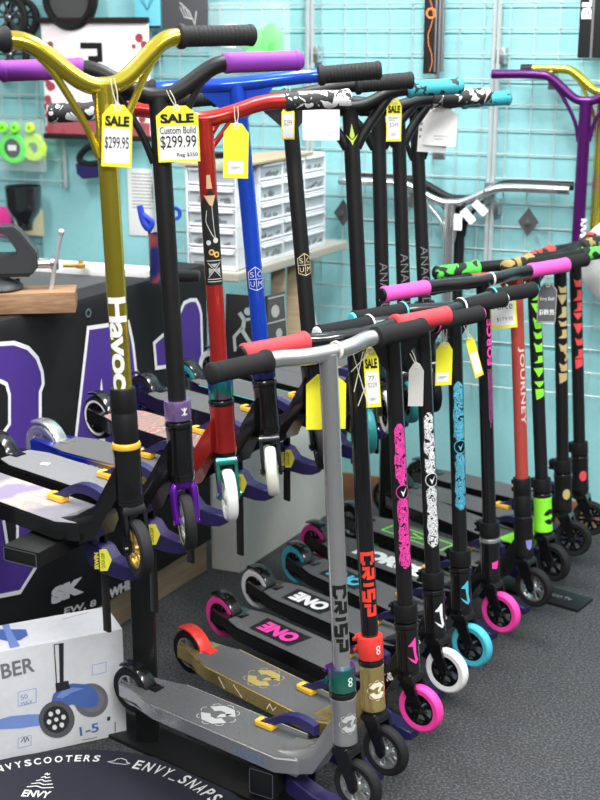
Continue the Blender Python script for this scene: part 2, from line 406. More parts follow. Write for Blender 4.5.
def fade_mat():
    m, n, l, b = nodes('blue_to_gold_anodised')
    tc = n.new('ShaderNodeTexCoord'); sx = n.new('ShaderNodeSeparateXYZ'); l.new(tc.outputs['Object'], sx.inputs['Vector'])
    mr = n.new('ShaderNodeMapRange'); mr.inputs['From Min'].default_value = -.36; mr.inputs['From Max'].default_value = -.28; l.new(sx.outputs['X'], mr.inputs['Value'])
    mx = n.new('ShaderNodeMix'); mx.data_type = 'RGBA'; mx.inputs['A'].default_value = (.015, .04, .40, 1); mx.inputs['B'].default_value = (.62, .42, .08, 1)
    l.new(mr.outputs['Result'], mx.inputs['Factor']); l.new(mx.outputs['Result'], b.inputs['Base Color']); b.inputs['Metallic'].default_value = .6; b.inputs['Roughness'].default_value = .3
    return m
INFO = {}
def scooter(key, label, wheel_px, top_px, z, head, steer=0, half=.28, rise=.01, style='T', tier='lower', group=None, RAD=.055, wb=.64,
            barm=BLT, gripm=FOAM, gripl=.135, clampm=BLM, clamp='scs', headm=BLK, deckm=BLK, tapem=GRIPT, forkm=BLK, tyre=RUB, core=BLK, core_solid=False,
            rtyre=None, rcore=None, fender=BLK, ring=None, rimm=None, rt=.0175, rb=.0155, capm=None, ringm=None, edge=None, spokes=5, rake=None, flange=True, rrim=None, fork='leg', left_grip=True, gripm_r=None, wheel_steer=None):
    C = atz(*wheel_px, z); h = math.radians(head); s = math.radians(steer); sw = s if wheel_steer is None else math.radians(wheel_steer)
    r, L, J = solve_pose(C, 4, top_px, h, sw, RAD)
    root = empty('kick_scooter', (C.x, C.y, z - RAD), h, label, 'scooter', group)
    a = Vector((-math.sin(r), 0, math.cos(r)))
    x0 = Vector((math.cos(r), 0, math.sin(r))); xf = x0 * math.cos(s) + Vector((0, 1, 0)) * math.sin(s)
    xw = x0 * math.cos(sw) + Vector((0, 1, 0)) * math.sin(sw)
    O = Vector((0, 0, RAD)) - xw * .028
    FW = frame(O, xw, a.cross(xw))          # the fork, turned a little less than a loose bar
    F = frame(O, xf, a.cross(xf))           # steered frame: z along the steering axis
    F0 = frame(O, x0, a.cross(x0))          # unsteered frame (frame side)
    zz = RAD - .055
    # deck
    b = nb(); x1 = -.125; xr = -wb
    hw = .0575; tp = .080 + zz; bt = .040 + zz
    out = [(x1, .034), (x1 - .045, hw), (xr + .115, hw), (xr + .045, .036), (xr - .012, .031), (xr - .014, .0175), (xr + .062, .0175), (xr + .062, -.0175), (xr - .014, -.0175), (xr - .012, -.031), (xr + .045, -.036), (xr + .115, -hw), (x1 - .045, -hw), (x1, -.034)]
    prism(b, out, bt + .004, tp, Matrix(), .003)
    prism(b, [(x1 - .01, .028), (xr + .16, .044), (xr + .16, -.044), (x1 - .01, -.028)], bt - .006, bt + .006)
    deck = obj('deck', b, deckm, root)
    b = nb()
    tape = [(x1 - .01, .034), (x1 - .047, hw - .0035), (xr + .116, hw - .0035), (xr + .070, .041), (xr + .066, .036), (xr + .066, -.036), (xr + .070, -.041), (xr + .116, -hw + .0035), (x1 - .047, -hw + .0035), (x1 - .01, -.034)]
    prism(b, tape, tp + .0002, tp + .0012)
    obj('grip_tape', b, tapem, deck)
    if edge:  # paints rim highlights on silver and gold decks; teal one is coloured trim
        b = nb()
        for sg in (-1, 1): tube(b, [(x1 - .045, sg * (hw - .0008), tp - .0006), (xr + .115, sg * (hw - .0008), tp - .0006)], .0016, seg=8)
        obj('deck_edge_highlight_trim', b, edge, deck)
    # head tube with down tube
    b = nb()
    def sec(x, z0, z1, w0, w1, rr=.006):
        return [(x, w0, z0), (x, w0 + .001, (z0 + z1) / 2), (x, w1, z1 - rr), (x, w1 - rr, z1), (x, -w1 + rr, z1), (x, -w1, z1 - rr), (x, -w0 - .001, (z0 + z1) / 2), (x, -w0, z0)]
    def axis(t, dx=0): return (F0 @ Vector((dx, 0, t)))
    pa = axis(.095, -.006); pb = axis(.165, -.006)
    secs = [sec(x1 - .055, bt + .002, tp + .001, .040, .040), sec(x1 - .018, bt + .002, tp + .012, .037, .030), sec(x1 + .03, bt + .016, tp + .042, .026, .022)]
    xm = (x1 + .03 + pa.x) / 2
    secs.append(sec(xm, (bt + .016 + pa.z) / 2 + .002, (tp + .042 + pb.z) / 2 + .002, .020, .018))
    secs.append(sec(pa.x, pa.z, pb.z, .017, .016))
    loft(b, secs)
    lathe(b, [(.0205, .088), (.0255, .089), (.0262, .094), (.0255, .100), (.0252, .175), (.0262, .180), (.0262, .187), (.0215, .190)], F0, 28)
    obj('head_tube', b, headm, root, 40)
    b = nb(); lathe(b, [(.019, .186), (.0265, .189), (.0275, .194), (.0255, .199), (.019, .202)], F0, 28)
    obj('headset', b, ring or BLK, root)
    b = nb(); lathe(b, [(.019, .078), (.0245, .080), (.0255, .088), (.019, .09)], F0, 28)
    obj('headset', b, BLK, root)
    # clamp
    b = nb()
    if clamp == 'scs':
        lathe(b, [(.018, .200), (.0235, .201), (.024, .203), (.024, .255), (.0232, .257), (.0232, .259), (.024, .261), (.024, .300), (.023, .303), (.0175, .303)], F, 28)
        for t in (.215, .235, .268, .288):
            box(b, F @ T((-.024, 0, t)), .012, .02, .012, .002)
        tc_ = .303
    elif clamp == 'big':
        lathe(b, [(.018, .201), (.0265, .202), (.0275, .205), (.0275, .248), (.0265, .251), (.0175, .251)], F, 10)
        for t in (.214, .238):
            box(b, F @ T((-.028, 0, t)), .016, .026, .014, .002)
            tube(b, [(-.030, -.020, t), (-.030, .020, t)], .0042, F, 10)
        tc_ = .251
    else:
        lathe(b, [(.018, .202), (.0255, .203), (.0262, .206), (.0262, .238), (.0255, .241), (.0175, .241)], F, 28)
        box(b, F @ T((-.030, 0, .222)), .02, .022, .03, .003)
        for t in (.214, .231): tube(b, [(-.034, -.018, t), (-.034, .018, t)], .004, F, 10)
        tc_ = .241
    obj('clamp_collar', b, clampm, root)
    # fork
    b = nb()
    Wc = Vector((.028, 0, 0))
    if fork == 'leg':
        loft(b, [[FW @ Vector(p) for p in [(-.016, -.021, .080), (.020, -.021, .080), (.020, .021, .080), (-.016, .021, .080)]],
                 [FW @ Vector(p) for p in [(-.018, -.023, .070), (.026, -.023, .070), (.026, .023, .070), (-.018, .023, .070)]],
                 [FW @ Vector(p) for p in [(-.014, -.023, .0645), (.026, -.023, .0645), (.026, .023, .0645), (-.014, .023, .0645)]]])
        for sg in (-1, 1):
            y0, y1 = sg * .0155, sg * .0225
            S = []
            for (xa, xb, zc) in ((-.012, .026, .068), (-.002, .030, .045), (.012, .038, .018), (.019, .038, -.002), (.024, .032, -.009)):
                S.append([FW @ Vector(p) for p in [(xa, y0, zc), (xb, y0, zc), (xb, y1, zc), (xa, y1, zc)]])
            loft(b, S)
    else:
        lathe(b, [(.018, .082), (.022, .080), (.023, .072), (.019, .064), (0, .062)], FW, 20)
        for sg in (-1, 1):
            pts = [(.004, sg * .012, .074), (.010, sg * .0195, .060), (.018, sg * .0195, .030), (.028, sg * .0185, -.002)]
            tube(b, pts, [.010 - .0002 * k for k in range(13)], FW, 10, smooth=4)
    tube(b, [(.028, -.026, 0), (.028, .026, 0)], .0055, FW, 8)
    obj('fork', b, forkm, root, 40)
    fy = FW.to_3x3() @ Vector((0, 1, 0))
    wheel(root, 'front_wheel', (0, 0, RAD), fy, RAD, tyre, core, spokes, solid=core_solid, rim=rimm, fwd=FW.to_3x3() @ Vector((0, 0, 1)))
    wheel(root, 'rear_wheel', (xr, 0, RAD), (0, 1, 0), RAD, rtyre or tyre, rcore or core, spokes, solid=core_solid, rim=rrim)
    # fender brake
    b = nb(); A0 = math.radians(8); A1 = math.radians(112); rr = RAD + .006; secs = []
    for k in range(13):
        an = A0 + (A1 - A0) * k / 12; c, s_ = math.cos(an), math.sin(an); w = .0165 if k > 2 else .0165 + .004 * (3 - k) / 3
        q = lambda rad_, y_: (xr + rad_ * c, y_, RAD + rad_ * s_)
        secs.append([q(rr, -w), q(rr + .004, -w), q(rr + .006, -w * .6), q(rr + .006, w * .6), q(rr + .004, w), q(rr, w)])
    loft(b, secs)
    box(b, T((xr + .072, 0, tp + .002)), .03, .028, .005, .001)
    obj('brake_fender', b, fender, root)
    # handlebar
    b = nb(); e0, e1 = handlebar_shape(b, F, L, half, rise, style, rt, rb)
    hb = obj('handlebar', b, barm, root, 40)
    hand_grip(root, F, e0, -1, gripl, gripm_r or gripm, flange, capm, ringm=ringm)
    if left_grip: hand_grip(root, F, e1, 1, gripl, gripm, flange, capm, ringm=ringm)
    INFO[key] = dict(root=root, F=F, F0=F0, L=L, J=J, deck=deck, bar=hb, C=C, h=h, tp=tp, tc=tc_, rt=rt, wb=wb, rake=r, z=z)
    return INFO[key]

def view_az(I):
    """azimuth on the steered frame that points to the camera"""
    Fw = root_matrix(I) @ I['F']; d = (CAM - Fw.translation); d = Fw.to_3x3().inverted() @ d
    return math.atan2(d.y, d.x)
def root_matrix(I):
    return T(I['root'].location) @ R(I['h'], 'Z')
def decal(I, build, t, m, off=0.35, rad=None, name='decal', parent='bar', fr='F', lift=.0006):
    b = nb(); build(b); F = I[fr]
    for v in b.verts: v.co.z = 0
    az = view_az(I) + off
    wrap(b, F, (rad or I['rt']) + lift, az, t)
    return obj(name, b, m, I[parent] if parent in I else parent)
def deck_mark(I, build, x, y, m, rot=0, name='deck_graphic', dz=.0016):
    b = nb(); build(b)
    M = T((x, y, I['tp'] + dz)) @ R(rot, 'Z')
    bmesh.ops.transform(b, matrix=M, verts=b.verts[:])
    return obj(name, b, m, I['deck'])

# grip, tubes: lower tier ------------------------------------------------------------------------
ZL = .055
GL = None
scooter('L1', 'all silver scooter at the front of the lower row with black lettering on its bar', (358, 785), (328, 353), ZL, -38, -12, .258, .006, 'plain', edge=mat('silver_edge_highlight', (.8, .8, .8), .25, .8), barm=SIL, gripm=FOAM, clampm=NEOG, clamp='big', headm=SIL, deckm=SIL, core=SIL, rcore=SIL, spokes=7, fender=BLK, wb=.63, wheel_steer=0)  # pale edge colour is a painted highlight along the deck rim
scooter('L2', 'gold deck scooter with black bar, red grips, red collar and red rear fender', (386, 750), (355, 336), ZL, -45, -8, .255, .004, 'plain', edge=mat('gold_edge_highlight', (.9, .72, .3), .25, .7), barm=BLK, gripm=REDG, clampm=REDP, clamp='big', headm=GLD, deckm=GLD, core=SIL, rcore=SIL, spokes=7, fender=REDP, wb=.628, capm=BLM, gripl=.15, wheel_steer=4)  # light gold edge is the rim highlight put into colour
scooter('L3', 'black scooter with hot pink wheels and pink artwork up its bar', (421, 708), (392, 336), ZL, -45, -8, .275, .006, 'plate', tyre=PNK, core=BLK, clamp='std', wb=.66, gripl=.15, capm=TXP, ringm=TXP, wheel_steer=7)
scooter('L4', 'black scooter with white wheels and white artwork up its bar', (447, 670), (422, 319), ZL, -45, -8, .275, .006, 'plate', tyre=WHT, core=BLK, clamp='std', wb=.65, gripl=.15, capm=WHT, ringm=WHT, wheel_steer=7)
scooter('L5', 'black scooter with sky blue wheels and blue artwork up its bar', (472, 645), (454, 307), ZL, -49, -6, .275, .006, 'plate', tyre=CYA, core=BLK, clamp='std', wb=.655, gripl=.15, capm=CYA, ringm=CYA, wheel_steer=9)
scooter('L6', 'black scooter with pink grips, pink front wheel and pink FORCE lettering on its bar', (501, 612), (483, 281), ZL, -45, -10, .300, .004, 'plain', barm=BLK, tyre=PNK, core=BLK, clamp='std', wb=.67, gripm=PNKG, ring=SIL, capm=BLM, flange=False, wheel_steer=5)
scooter('L7', 'scooter with matte red bar and black tubular collar, between the pink lettered and green ones', (534, 587), (516, 277), ZL, -45, -6, .29, .010, 'T', barm=REDT, clamp='scs', core=SIL, wb=.67, headm=BLM, spokes=6, wheel_steer=4)
scooter('L8', 'scooter with lime green head tube and green shapes on its black bar', (553, 562), (533, 263), ZL, -50, -14, .30, .004, 'T', barm=BLM, gripm=GRNB, headm=GRN, clamp='std', core=BLK, wb=.68, rt=.018, wheel_steer=4)
scooter('L9', 'black scooter with gold shapes on its bar and mottled gold grips', (573, 538), (560, 255), ZL, -40, 2, .285, .004, 'T', barm=BLM, gripm=GLDB, headm=BLM, clamp='std', core=BLK, wb=.64, rt=.018, spokes=6, wheel_steer=14)
scooter('L10', 'black scooter with red shapes on its bar, furthest of the lower row', (590, 518), (575, 247), ZL, -38, 4, .275, .004, 'T', barm=BLM, gripm=REDB, headm=BLM, clamp='std', core=BLK, wb=.62, rt=.018, spokes=6, wheel_steer=12)
# upper tier
ZU = .57
scooter('U1', 'scooter with bright gold bar and black wheel on gold core, nearest of the upper row', (138, 548), (103, 86), ZU, -40, -22, .298, .080, 'Y', gripl=.152, barm=GBAR, gripm=RUB, clamp='scs', clampm=BLM, ring=GRNG, headm=BLK, tapem=GALAXY, core=GLD, tyre=RUB, wb=.60)
scooter('U2', 'scooter with matte black bar, purple grips, lilac collar and purple fork', (187, 522), (158, 96), ZU, -40, -35, .274, .054, 'Y', barm=BLM, gripm=PURG, clamp='std', clampm=LIL, headm=BLK, forkm=PURM, fork='tube', tapem=GRIPL, core=SIL, wb=.60, capm=PURG, flange=False, rimm=SIL, gripl=.15)
scooter('U3', 'scooter with red bar and head tube, dark artwork on the bar, white front wheel', (229, 495), (204, 119), ZU, -36, -42, .295, .025, 'T', barm=REDM, gripm=SWIRL, clamp='std', clampm=NEO, headm=REDM, forkm=NEOG, tyre=WHT, core=WHT, core_solid=True, rtyre=SIL, rcore=SIL, fender=SIL, wb=.55, flange=False, deckm=fade_mat())
scooter('U4', 'scooter with glossy blue bar, black head tube and cream front wheel', (272, 471), (237, 84), ZU, -43, -46, .30, .004, 'plate', barm=BLU, gripm=RUB, clamp='std', clampm=mat('dark_blue_metal', (.02, .03, .12), .25, .7), tyre=CRM, core=CRM, core_solid=True, rtyre=RUB, rcore=BLK, rrim=WHT, tapem=CORALT, wb=.60)
scooter('U5', 'all black scooter with gold outlined box lettering on its bar, beside the blue bar', (320, 446), (288, 96), ZU, -43, -40, .285, .012, 'plate', barm=BLM, gripm=RUB, tyre=RUB, core=BLK, rcore=mat('navy_core', (.02, .02, .2), .4), wb=.63, clamp='std')
scooter('U6', 'matte black scooter with yellow green arrow mark high on its bar', (368, 431), (350, 108), ZU, -43, -38, .270, .035, 'V', barm=BLM, gripm=TEALB, tyre=TEA, core=BLK, edge=mat('teal_edge', (.10, .45, .45), .4), wb=.65, rt=.0185, clamp='std')
scooter('U7', 'black scooter with white front wheel, the sale tag hanging off its bar', (388, 412), (378, 110), ZU, -43, -36, .27, .020, 'V', barm=BLM, gripm=SWIRL, tyre=WHT, core=BLK, headm=NEO, wb=.64, clamp='std', clampm=NEO)
scooter('U8', 'black scooter with teal front wheel, second from the far end of the upper row', (410, 402), (398, 108), ZU, -43, -34, .245, .020, 'V', barm=BLM, gripm=SWIRL, tyre=TEA, core=BLK, wb=.63, clamp='std')
scooter('U9', 'black scooter at the far end of the upper row beside the white tags', (432, 392), (416, 112), ZU, -43, -34, .262, .020, 'Y', barm=BLM, gripm=TEALB, tyre=RUB, core=BLK, wb=.62, clamp='std')
# ------------------------------------------------------------------ lettering and artwork on the scooters
I1, I2, I3, I4, I5 = (INFO[k] for k in ('L1', 'L2', 'L3', 'L4', 'L5'))
def blocky(s, L, w, M, b, bold=.035): text(b, s, L, w, M, bold=bold)
def tpos(I, py):
    """height along the steering axis that shows at pixel row py"""
    lo, hi = .0, 1.0; M = root_matrix(I) @ I['F']
    for _ in range(40):
        m_ = (lo + hi) / 2
        if proj(M @ Vector((0, 0, m_)))[1] > py: lo = m_
        else: hi = m_
    return lo
def span(I, y0, y1): a, b = tpos(I, y0), tpos(I, y1); return (a + b) / 2, abs(a - b)
def vtext(I, s, y0, y1, w, m, off=.3, way=DOWN, bold=.03, rad=None, lift=.0006, fr='F', shear=0, space=1.05, name='lettering'):
    c, L = span(I, y0, y1)
    return decal(I, lambda b: text(b, s, L, w, way, bold=bold, shear=shear, space=space), c, m, off, rad, name, fr=fr, lift=lift)
def squareletters(b, s, L, w, M):
    """angular stencil lettering for C R I S P built from strokes"""
    G = {'C': [[(1, 1), (0, 1), (0, 0), (1, 0)], [(1, 1), (1, .72)], [(1, 0), (1, .28)]], 'R': [[(0, 0), (0, .62)], [(0, 1), (1, 1), (1, .5), (.25, .5), (1, 0)]], 'I': [[(.5, 0), (.5, 1)]],
         'S': [[(1, 1), (0, 1), (0, .5), (1, .5), (1, 0), (0, 0)]], 'P': [[(0, 0), (0, .62)], [(0, 1), (1, 1), (1, .42), (.25, .42)]]}
    ws = [.35 if c == 'I' else 1 for c in s]; gap = .42; tot = sum(ws) + gap * (len(s) - 1); k = L / (tot + .25); x = -L / 2 + .12 * k
    for c, cw in zip(s, ws):
        for st in G[c]:
            stroke(b, [(x + (px_ * .9 + .0) * k * (1 if c != 'I' else .35), (py_ - .5) * w * .8) for px_, py_ in st], w * .27, M)
        x += (cw + gap) * k
for I, m, y0, y1 in ((I1, TXB, 583, 649), (I2, TXR, 550, 614)):
    c, L = span(I, y0, y1)
    decal(I, lambda b: squareletters(b, 'CRISP', L, .029, DOWN), c, m, .16, name='lettering')
def rosette(b, s, M=Matrix()):
    """faceted ring badge cut by a slanting slot"""
    o = [(math.cos(a), math.sin(a)) for a in [PI / 8 + PI / 4 * k for k in range(8)]]
    seg = lambda i0, i1, ri, ro: [(o[i % 8][0] * ro * s, o[i % 8][1] * ro * s) for i in range(i0, i1 + 1)] + [(o[i % 8][0] * ri * s, o[i % 8][1] * ri * s) for i in range(i1, i0 - 1, -1)]
    for i0, i1 in ((0, 1), (1, 2), (2, 3), (4, 5), (5, 6), (6, 7)): flat(b, seg(i0, i1, .38, .86), M)
    flat(b, [(.05 * s, .1 * s), (.5 * s, .45 * s), (.38 * s, .0), (.1 * s, -.25 * s)], M)
    for k in range(8):
        a = PI / 4 * k; disc(b, .78 * s * math.cos(a), .78 * s * math.sin(a), .24 * s, M, 0, 8, r0=.2 * s, a0=a - 1.1, a1=a + 1.1)
for I, m, x in ((I1, mat('pale_grey_print', (.42, .42, .41), .5), -.37), (I2, mat('gold_deck_print', (.5, .38, .12), .4, .3), -.37)):
    deck_mark(I, lambda b: rosette(b, .046), x, 0, m, 0, 'badge_print')
decal(I1, lambda b: rosette(b, .022), .137, TXS, .25, .0255, 'badge_print', fr='F0')
decal(I2, lambda b: rosette(b, .022), .137, mat('cream_print', (.85, .8, .6), .5), .25, .0255, 'badge_print', fr='F0')
for I in (I1, I2):
    decal(I, lambda b: (disc(b, 0, .0045, .005, r0=.0028), disc(b, 0, -.0045, .005, r0=.0028)), .226, TXW, .6, .0275, 'collar_mark')
# worn blue and gold scrawls along the deck sides
def side_mark(I, build, x, z, m, name='side_print', side=-1):
    b = nb(); build(b)
    M = frame((x, side * .0584, z), (1, 0, 0), (0, 0, 1)) if side < 0 else frame((x, side * .0584, z), (-1, 0, 0), (0, 0, 1))
    bmesh.ops.transform(b, matrix=M, verts=b.verts[:])
    return obj(name, b, m, I['deck'])
side_mark(I1, lambda b: text(b, 'ULTRA', .075, .016, bold=.0, shear=.4), -.235, .060, mat('blue_side_print', (.08, .2, .42), .5))
side_mark(I2, lambda b: (stroke(b, [(-.03, -.008), (-.02, .008), (-.01, -.004), (0, .008)], .0022), stroke(b, [(-.19, .01), (-.17, -.012)], .003), stroke(b, [(-.14, .01), (-.11, -.012)], .003), stroke(b, [(.03, -.008), (.036, .01)], .006), stroke(b, [(.045, -.008), (.051, .01)], .006)), -.27, .062, mat('pale_gold_print', (.85, .8, .6), .5))
# pink, white and blue trio
for I, m, tm, rows in ((I3, SKP, TXP, (422, 566, 490)), (I4, SKW, TXW, (411, 545, 478)), (I5, SKC, TXC, (380, 508, 445))):
    c, L = span(I, rows[1], rows[0]); cc = tpos(I, rows[2])
    def art(b, L=L, gap=cc - c):
        rnd = random.Random(5); n = 26; y = -L / 2; Lr = []
        for k in range(n + 1):
            yy = -L / 2 + L * k / n; near = abs(yy - gap) < .022
            wob = .0105 + rnd.random() * .004; 
            if k in (0, n): wob = .003
            if near: wob = .003
            Lr.append((yy, -wob - rnd.random() * .002, wob))
        for (a, l0, r0), (b2, l1, r1) in zip(Lr, Lr[1:]): flat(b, [(l0, a), (r0, a), (r1, b2), (l1, b2)])
    decal(I, art, c, m, .36, name='bar_artwork')
    decal(I, lambda b: disc(b, 0, 0, .0165, r0=.0148), cc, tm, .42, name='ring_mark', lift=.0013)
    decal(I, lambda b: disc(b, 0, 0, .0148), cc, BLK, .42, name='round_patch', lift=.0012)
    decal(I, lambda b: flat(b, [(-.006, .004), (-.001, -.010), (.008, .010), (.0, -.001)]), cc, TXW if tm is not TXC else TXC, .42, name='check_mark', lift=.0018)
    # angular one mark on head tube
    def one(b):
        for poly in ([(-.011, .012), (.002, .026), (.004, .026), (.0045, .010), (-.010, .010)], [(-.003, .011), (.0045, .011), (.0035, -.016), (.0005, -.016)], [(-.013, -.010), (.001, -.020), (.004, -.027), (.001, -.026), (-.006, -.020)], [(.004, -.004), (.008, -.020), (.003, -.027), (.001, -.018)]): flat(b, [(x * 1.25, y * 1.15) for x, y in poly])
    decal(I, one, .138, tm, .45, .0255, 'head_mark', fr='F0')
    # mark on the down tube
    b = nb(); M = frame((-.075, -.0236, .112), (.78, 0, .5), (-.5, 0, .78)); text(b, 'NS', .022, .018, M, bold=.04); obj('side_print', b, TXW, I['root'])
    # deck lettering
    deck_mark(I, lambda b: flat(b, [(-.078, -.036), (.078, -.036), (.070, .036), (-.070, .036)]), -.452, 0, TXB, PI, 'print_ground')
    deck_mark(I, lambda b: text(b, 'ONE', .115, .050, bold=.06), -.452, 0, tm, PI, 'lettering', dz=.0022)
I6 = INFO['L6']
vtext(I6, 'FORCE', 364, 318, .016, TXP, .75, UP, .04)
def flame(b):
    for k in range(5):
        x = -.006 + k * .003; stroke(b, [(x, .0), (x + .001, -.06 - .012 * (k % 3)), (x + .0006, -.13 - .01 * ((k * 2) % 3))], .0011)
decal(I6, flame, tpos(I6, 368), mat('mauve_print', (.5, .1, .3), .5), .7, name='streak_print')
decal(I6, lambda b: flat(b, [(-.008, .008), (.010, .012), (.010, .009), (.006, -.010), (-.008, -.008)]), .13, TXP, .3, .0255, 'head_mark', fr='F0')
deck_mark(I6, lambda b: text(b, 'FORCE', .24, .062, bold=.07), -.38, 0, TXW, 0, 'lettering')
I7 = INFO['L7']
vtext(I7, 'JOURNEY', 424, 346, .019, mat('pale_red_print', (.75, .55, .52), .5), .5, DOWN, .02)
def rect_frame(b): stroke(b, [(-.16, -.03), (-.16, .03), (.06, .03), (.06, -.03)], .005, closed=True); stroke(b, [(-.08, -.02), (-.03, .0), (-.08, .015)], .006)
deck_mark(I7, rect_frame, -.36, 0, mat('neon_green_print', (.2, .85, .05), .5), 0)
decal(I7, lambda b: (flat(b, [(-.010, .010), (.010, .010), (.008, -.012), (0, -.018), (-.008, -.012)])), .125, mat('blue_violet_sticker', (.25, .25, .6), .4), .5, .0255, 'sticker', fr='F0')
def chunks(seed, L):
    def f(b):
        rnd = random.Random(seed); y = L / 2
        while y > -L / 2:
            h = rnd.uniform(.016, .034); k = rnd.randint(0, 3)
            if k == 0: flat(b, [(-.016, y), (.014, y), (.012, y - h * .4), (-.002, y - h)])
            elif k == 1: flat(b, [(-.002, y), (.014, y), (.014, y - h), (-.014, y - h), (-.002, y - h * .6)])
            elif k == 2: disc(b, 0, y - h / 2, .017, r0=.009, a0=-1.2, a1=1.4, seg=10)
            else: flat(b, [(-.012, y), (.0, y - h * .3), (.014, y), (.014, y - h), (-.006, y - h)])
            y -= h + rnd.uniform(.004, .016)
        flat(b, [(-.013, -L / 2), (.013, -L / 2), (.013, -L / 2 - .02), (-.011, -L / 2 - .03)])
    return f
for k, m, y0, y1, sd in (('L8', GRN, 292, 388, 3), ('L9', GOLDP, 285, 372, 8), ('L10', mat('coral_red_print', (.8, .07, .07), .5), 278, 358, 11)):
    I = INFO[k]; c, L = span(I, y1, y0); decal(I, chunks(sd, L), c, m, .3, name='bar_print')
    if k != 'L8':
        decal(I, lambda b: disc(b, 0, 0, .016, rx=.012), .14, m, .45, .0255, 'head_mark', fr='F0')
decal(INFO['L8'], lambda b: (disc(b, 0, 0, .020, r0=.006, a0=.4, a1=2.9), disc(b, 0, -.004, .020, r0=.006, a0=PI + .4, a1=2 * PI - .4)), .135, TXB, .6, .0255, 'head_mark', fr='F0')
# upper row
def havoc(b):
    L, w = .178, .031
    text(b, 'Havoc', L, w, DOWN, bold=.055)
c, L = span(INFO['U1'], 387, 296)
decal(INFO['U1'], lambda b: text(b, 'Havoc', L, .037, DOWN, bold=.03, space=.92), c, mat('white_bar_print', (.8, .8, .76), .45), -.05, name='lettering')
decal(INFO['U2'], lambda b: text(b, 'H', .010, .022, bold=.06), INFO['U2']['L'] - .055, TXB, 0, name='bar_mark')
decal(INFO['U2'], lambda b: (stroke(b, [(0, -.008), (0, .008)], .003), stroke(b, [(-.006, .007), (0, 0), (.006, .007)], .002), stroke(b, [(-.006, -.007), (0, -.002), (.006, -.007)], .002)), .222, TXW, .5, .0262, 'collar_mark')
I = INFO['U3']; c, L = span(I, 284, 172)
decal(I, lambda b: flat(b, [(-.022, -L / 2), (.022, -L / 2), (.022, L * .22), (.002, L * .36), (-.022, L * .22)]), c, TXB, .05, name='art_ground')
decal(I, lambda b: (flat(b, [(-.012, L * .30), (.012, L * .30), (.004, L * .20), (-.002, L * .22)]), flat(b, [(-.004, L * .48), (.003, L * .48), (.006, L * .36), (-.006, L * .36)])), c, mat('tan_print', (.6, .4, .22), .5), .1, name='art_figure', lift=.0013)
def wires(b):
    stroke(b, [(-.009, L * .17), (-.012, L * .08), (-.010, .01), (.0, -.012), (.005, -.018)], .0014)
    stroke(b, [(.002, L * .2), (.004, .0), (.006, -.02)], .0012)
    disc(b, .006, -.022, .0055); disc(b, -.009, -.026, .005)
    stroke(b, [(-.013, -.066), (.013, -.095)], .0016); stroke(b, [(.013, -.066), (-.013, -.095)], .0016)
    for q in (-.062, -.099, -.104): stroke(b, [(-.016, q), (.016, q)], .0014)
decal(I, wires, c, TXS, .15, name='art_lines', lift=.0014)
decal(I, lambda b: (disc(b, -.004, -.045, .006, r0=.003), disc(b, .006, -.050, .006, r0=.003)), c, mat('orange_gold_print', (.7, .4, .1), .4), .15, name='art_glyph', lift=.0014)
decal(I, lambda b: (flat(b, [(-.012, -.076), (-.002, -.080), (-.012, -.090)]), flat(b, [(.012, -.076), (.002, -.080), (.012, -.090)]), flat(b, [(-.008, -.068), (.008, -.068), (0, -.076)])), c, mat('grey_art_print', (.4, .4, .42), .5), .15, name='art_facets', lift=.0012)
for k, yc, m, of in (('U4', 278, TXS, .15), ('U5', 264, mat('pale_gold_outline', (.75, .62, .35), .4), .3)):
    I = INFO[k]; c = tpos(I, yc)
    def badge(b):
        stroke(b, [(-.017, .014), (0, .025), (.017, .014), (.017, -.019), (0, -.025), (-.017, -.019)], .0014, closed=True)
        stroke(b, [(0, .024), (0, -.024)], .001); stroke(b, [(-.017, -.001), (.017, -.001)], .001)
        for s_, x_, y_ in (('S', -.0085, .009), ('C', .0085, .009), ('U', -.0085, -.011), ('M', .0085, -.011)): text(b, s_, .009, .011, T((x_, y_, 0)), bold=-.01)
    decal(I, badge, c, m, of, name='bar_badge')
I = INFO['U6']
decal(I, lambda b: (flat(b, [(-.017, .001), (-.004, -.016), (0, -.026), (.0, -.014)]), flat(b, [(.017, .001), (.004, -.016), (0, -.026), (.0, -.014)]), flat(b, [(-.006, -.004), (0, .024), (.006, -.004), (0, -.012)])), tpos(I, 134), mat('yellow_green_print', (.5, .65, .08), .5), .1, name='bar_mark')
for k, y0, y1 in (('U7', 320, 262), ('U8', 312, 253), ('U9', 305, 246)):
    vtext(INFO[k], 'ANAQUDA'[:6], y0, y1, .026, mat('faint_bar_print', (.2, .2, .2), .4), .2, DOWN, -.01, name='lettering')
# side of red scooter's deck: blue rear part
I = INFO['U3']
side_mark(I, lambda b: text(b, 'EXERTIONS', .10, .015, bold=.03), -.34, .061, mat('pale_blue_print', (.55, .6, .8), .5), 'side_lettering').location.y -= .0006
# white label on the light grey deck
deck_mark(INFO['U2'], lambda b: flat(b, [(-.010, -.007), (.010, -.007), (.010, .007), (-.010, .007)]), -.43, 0, TXW, .3, 'sticker')

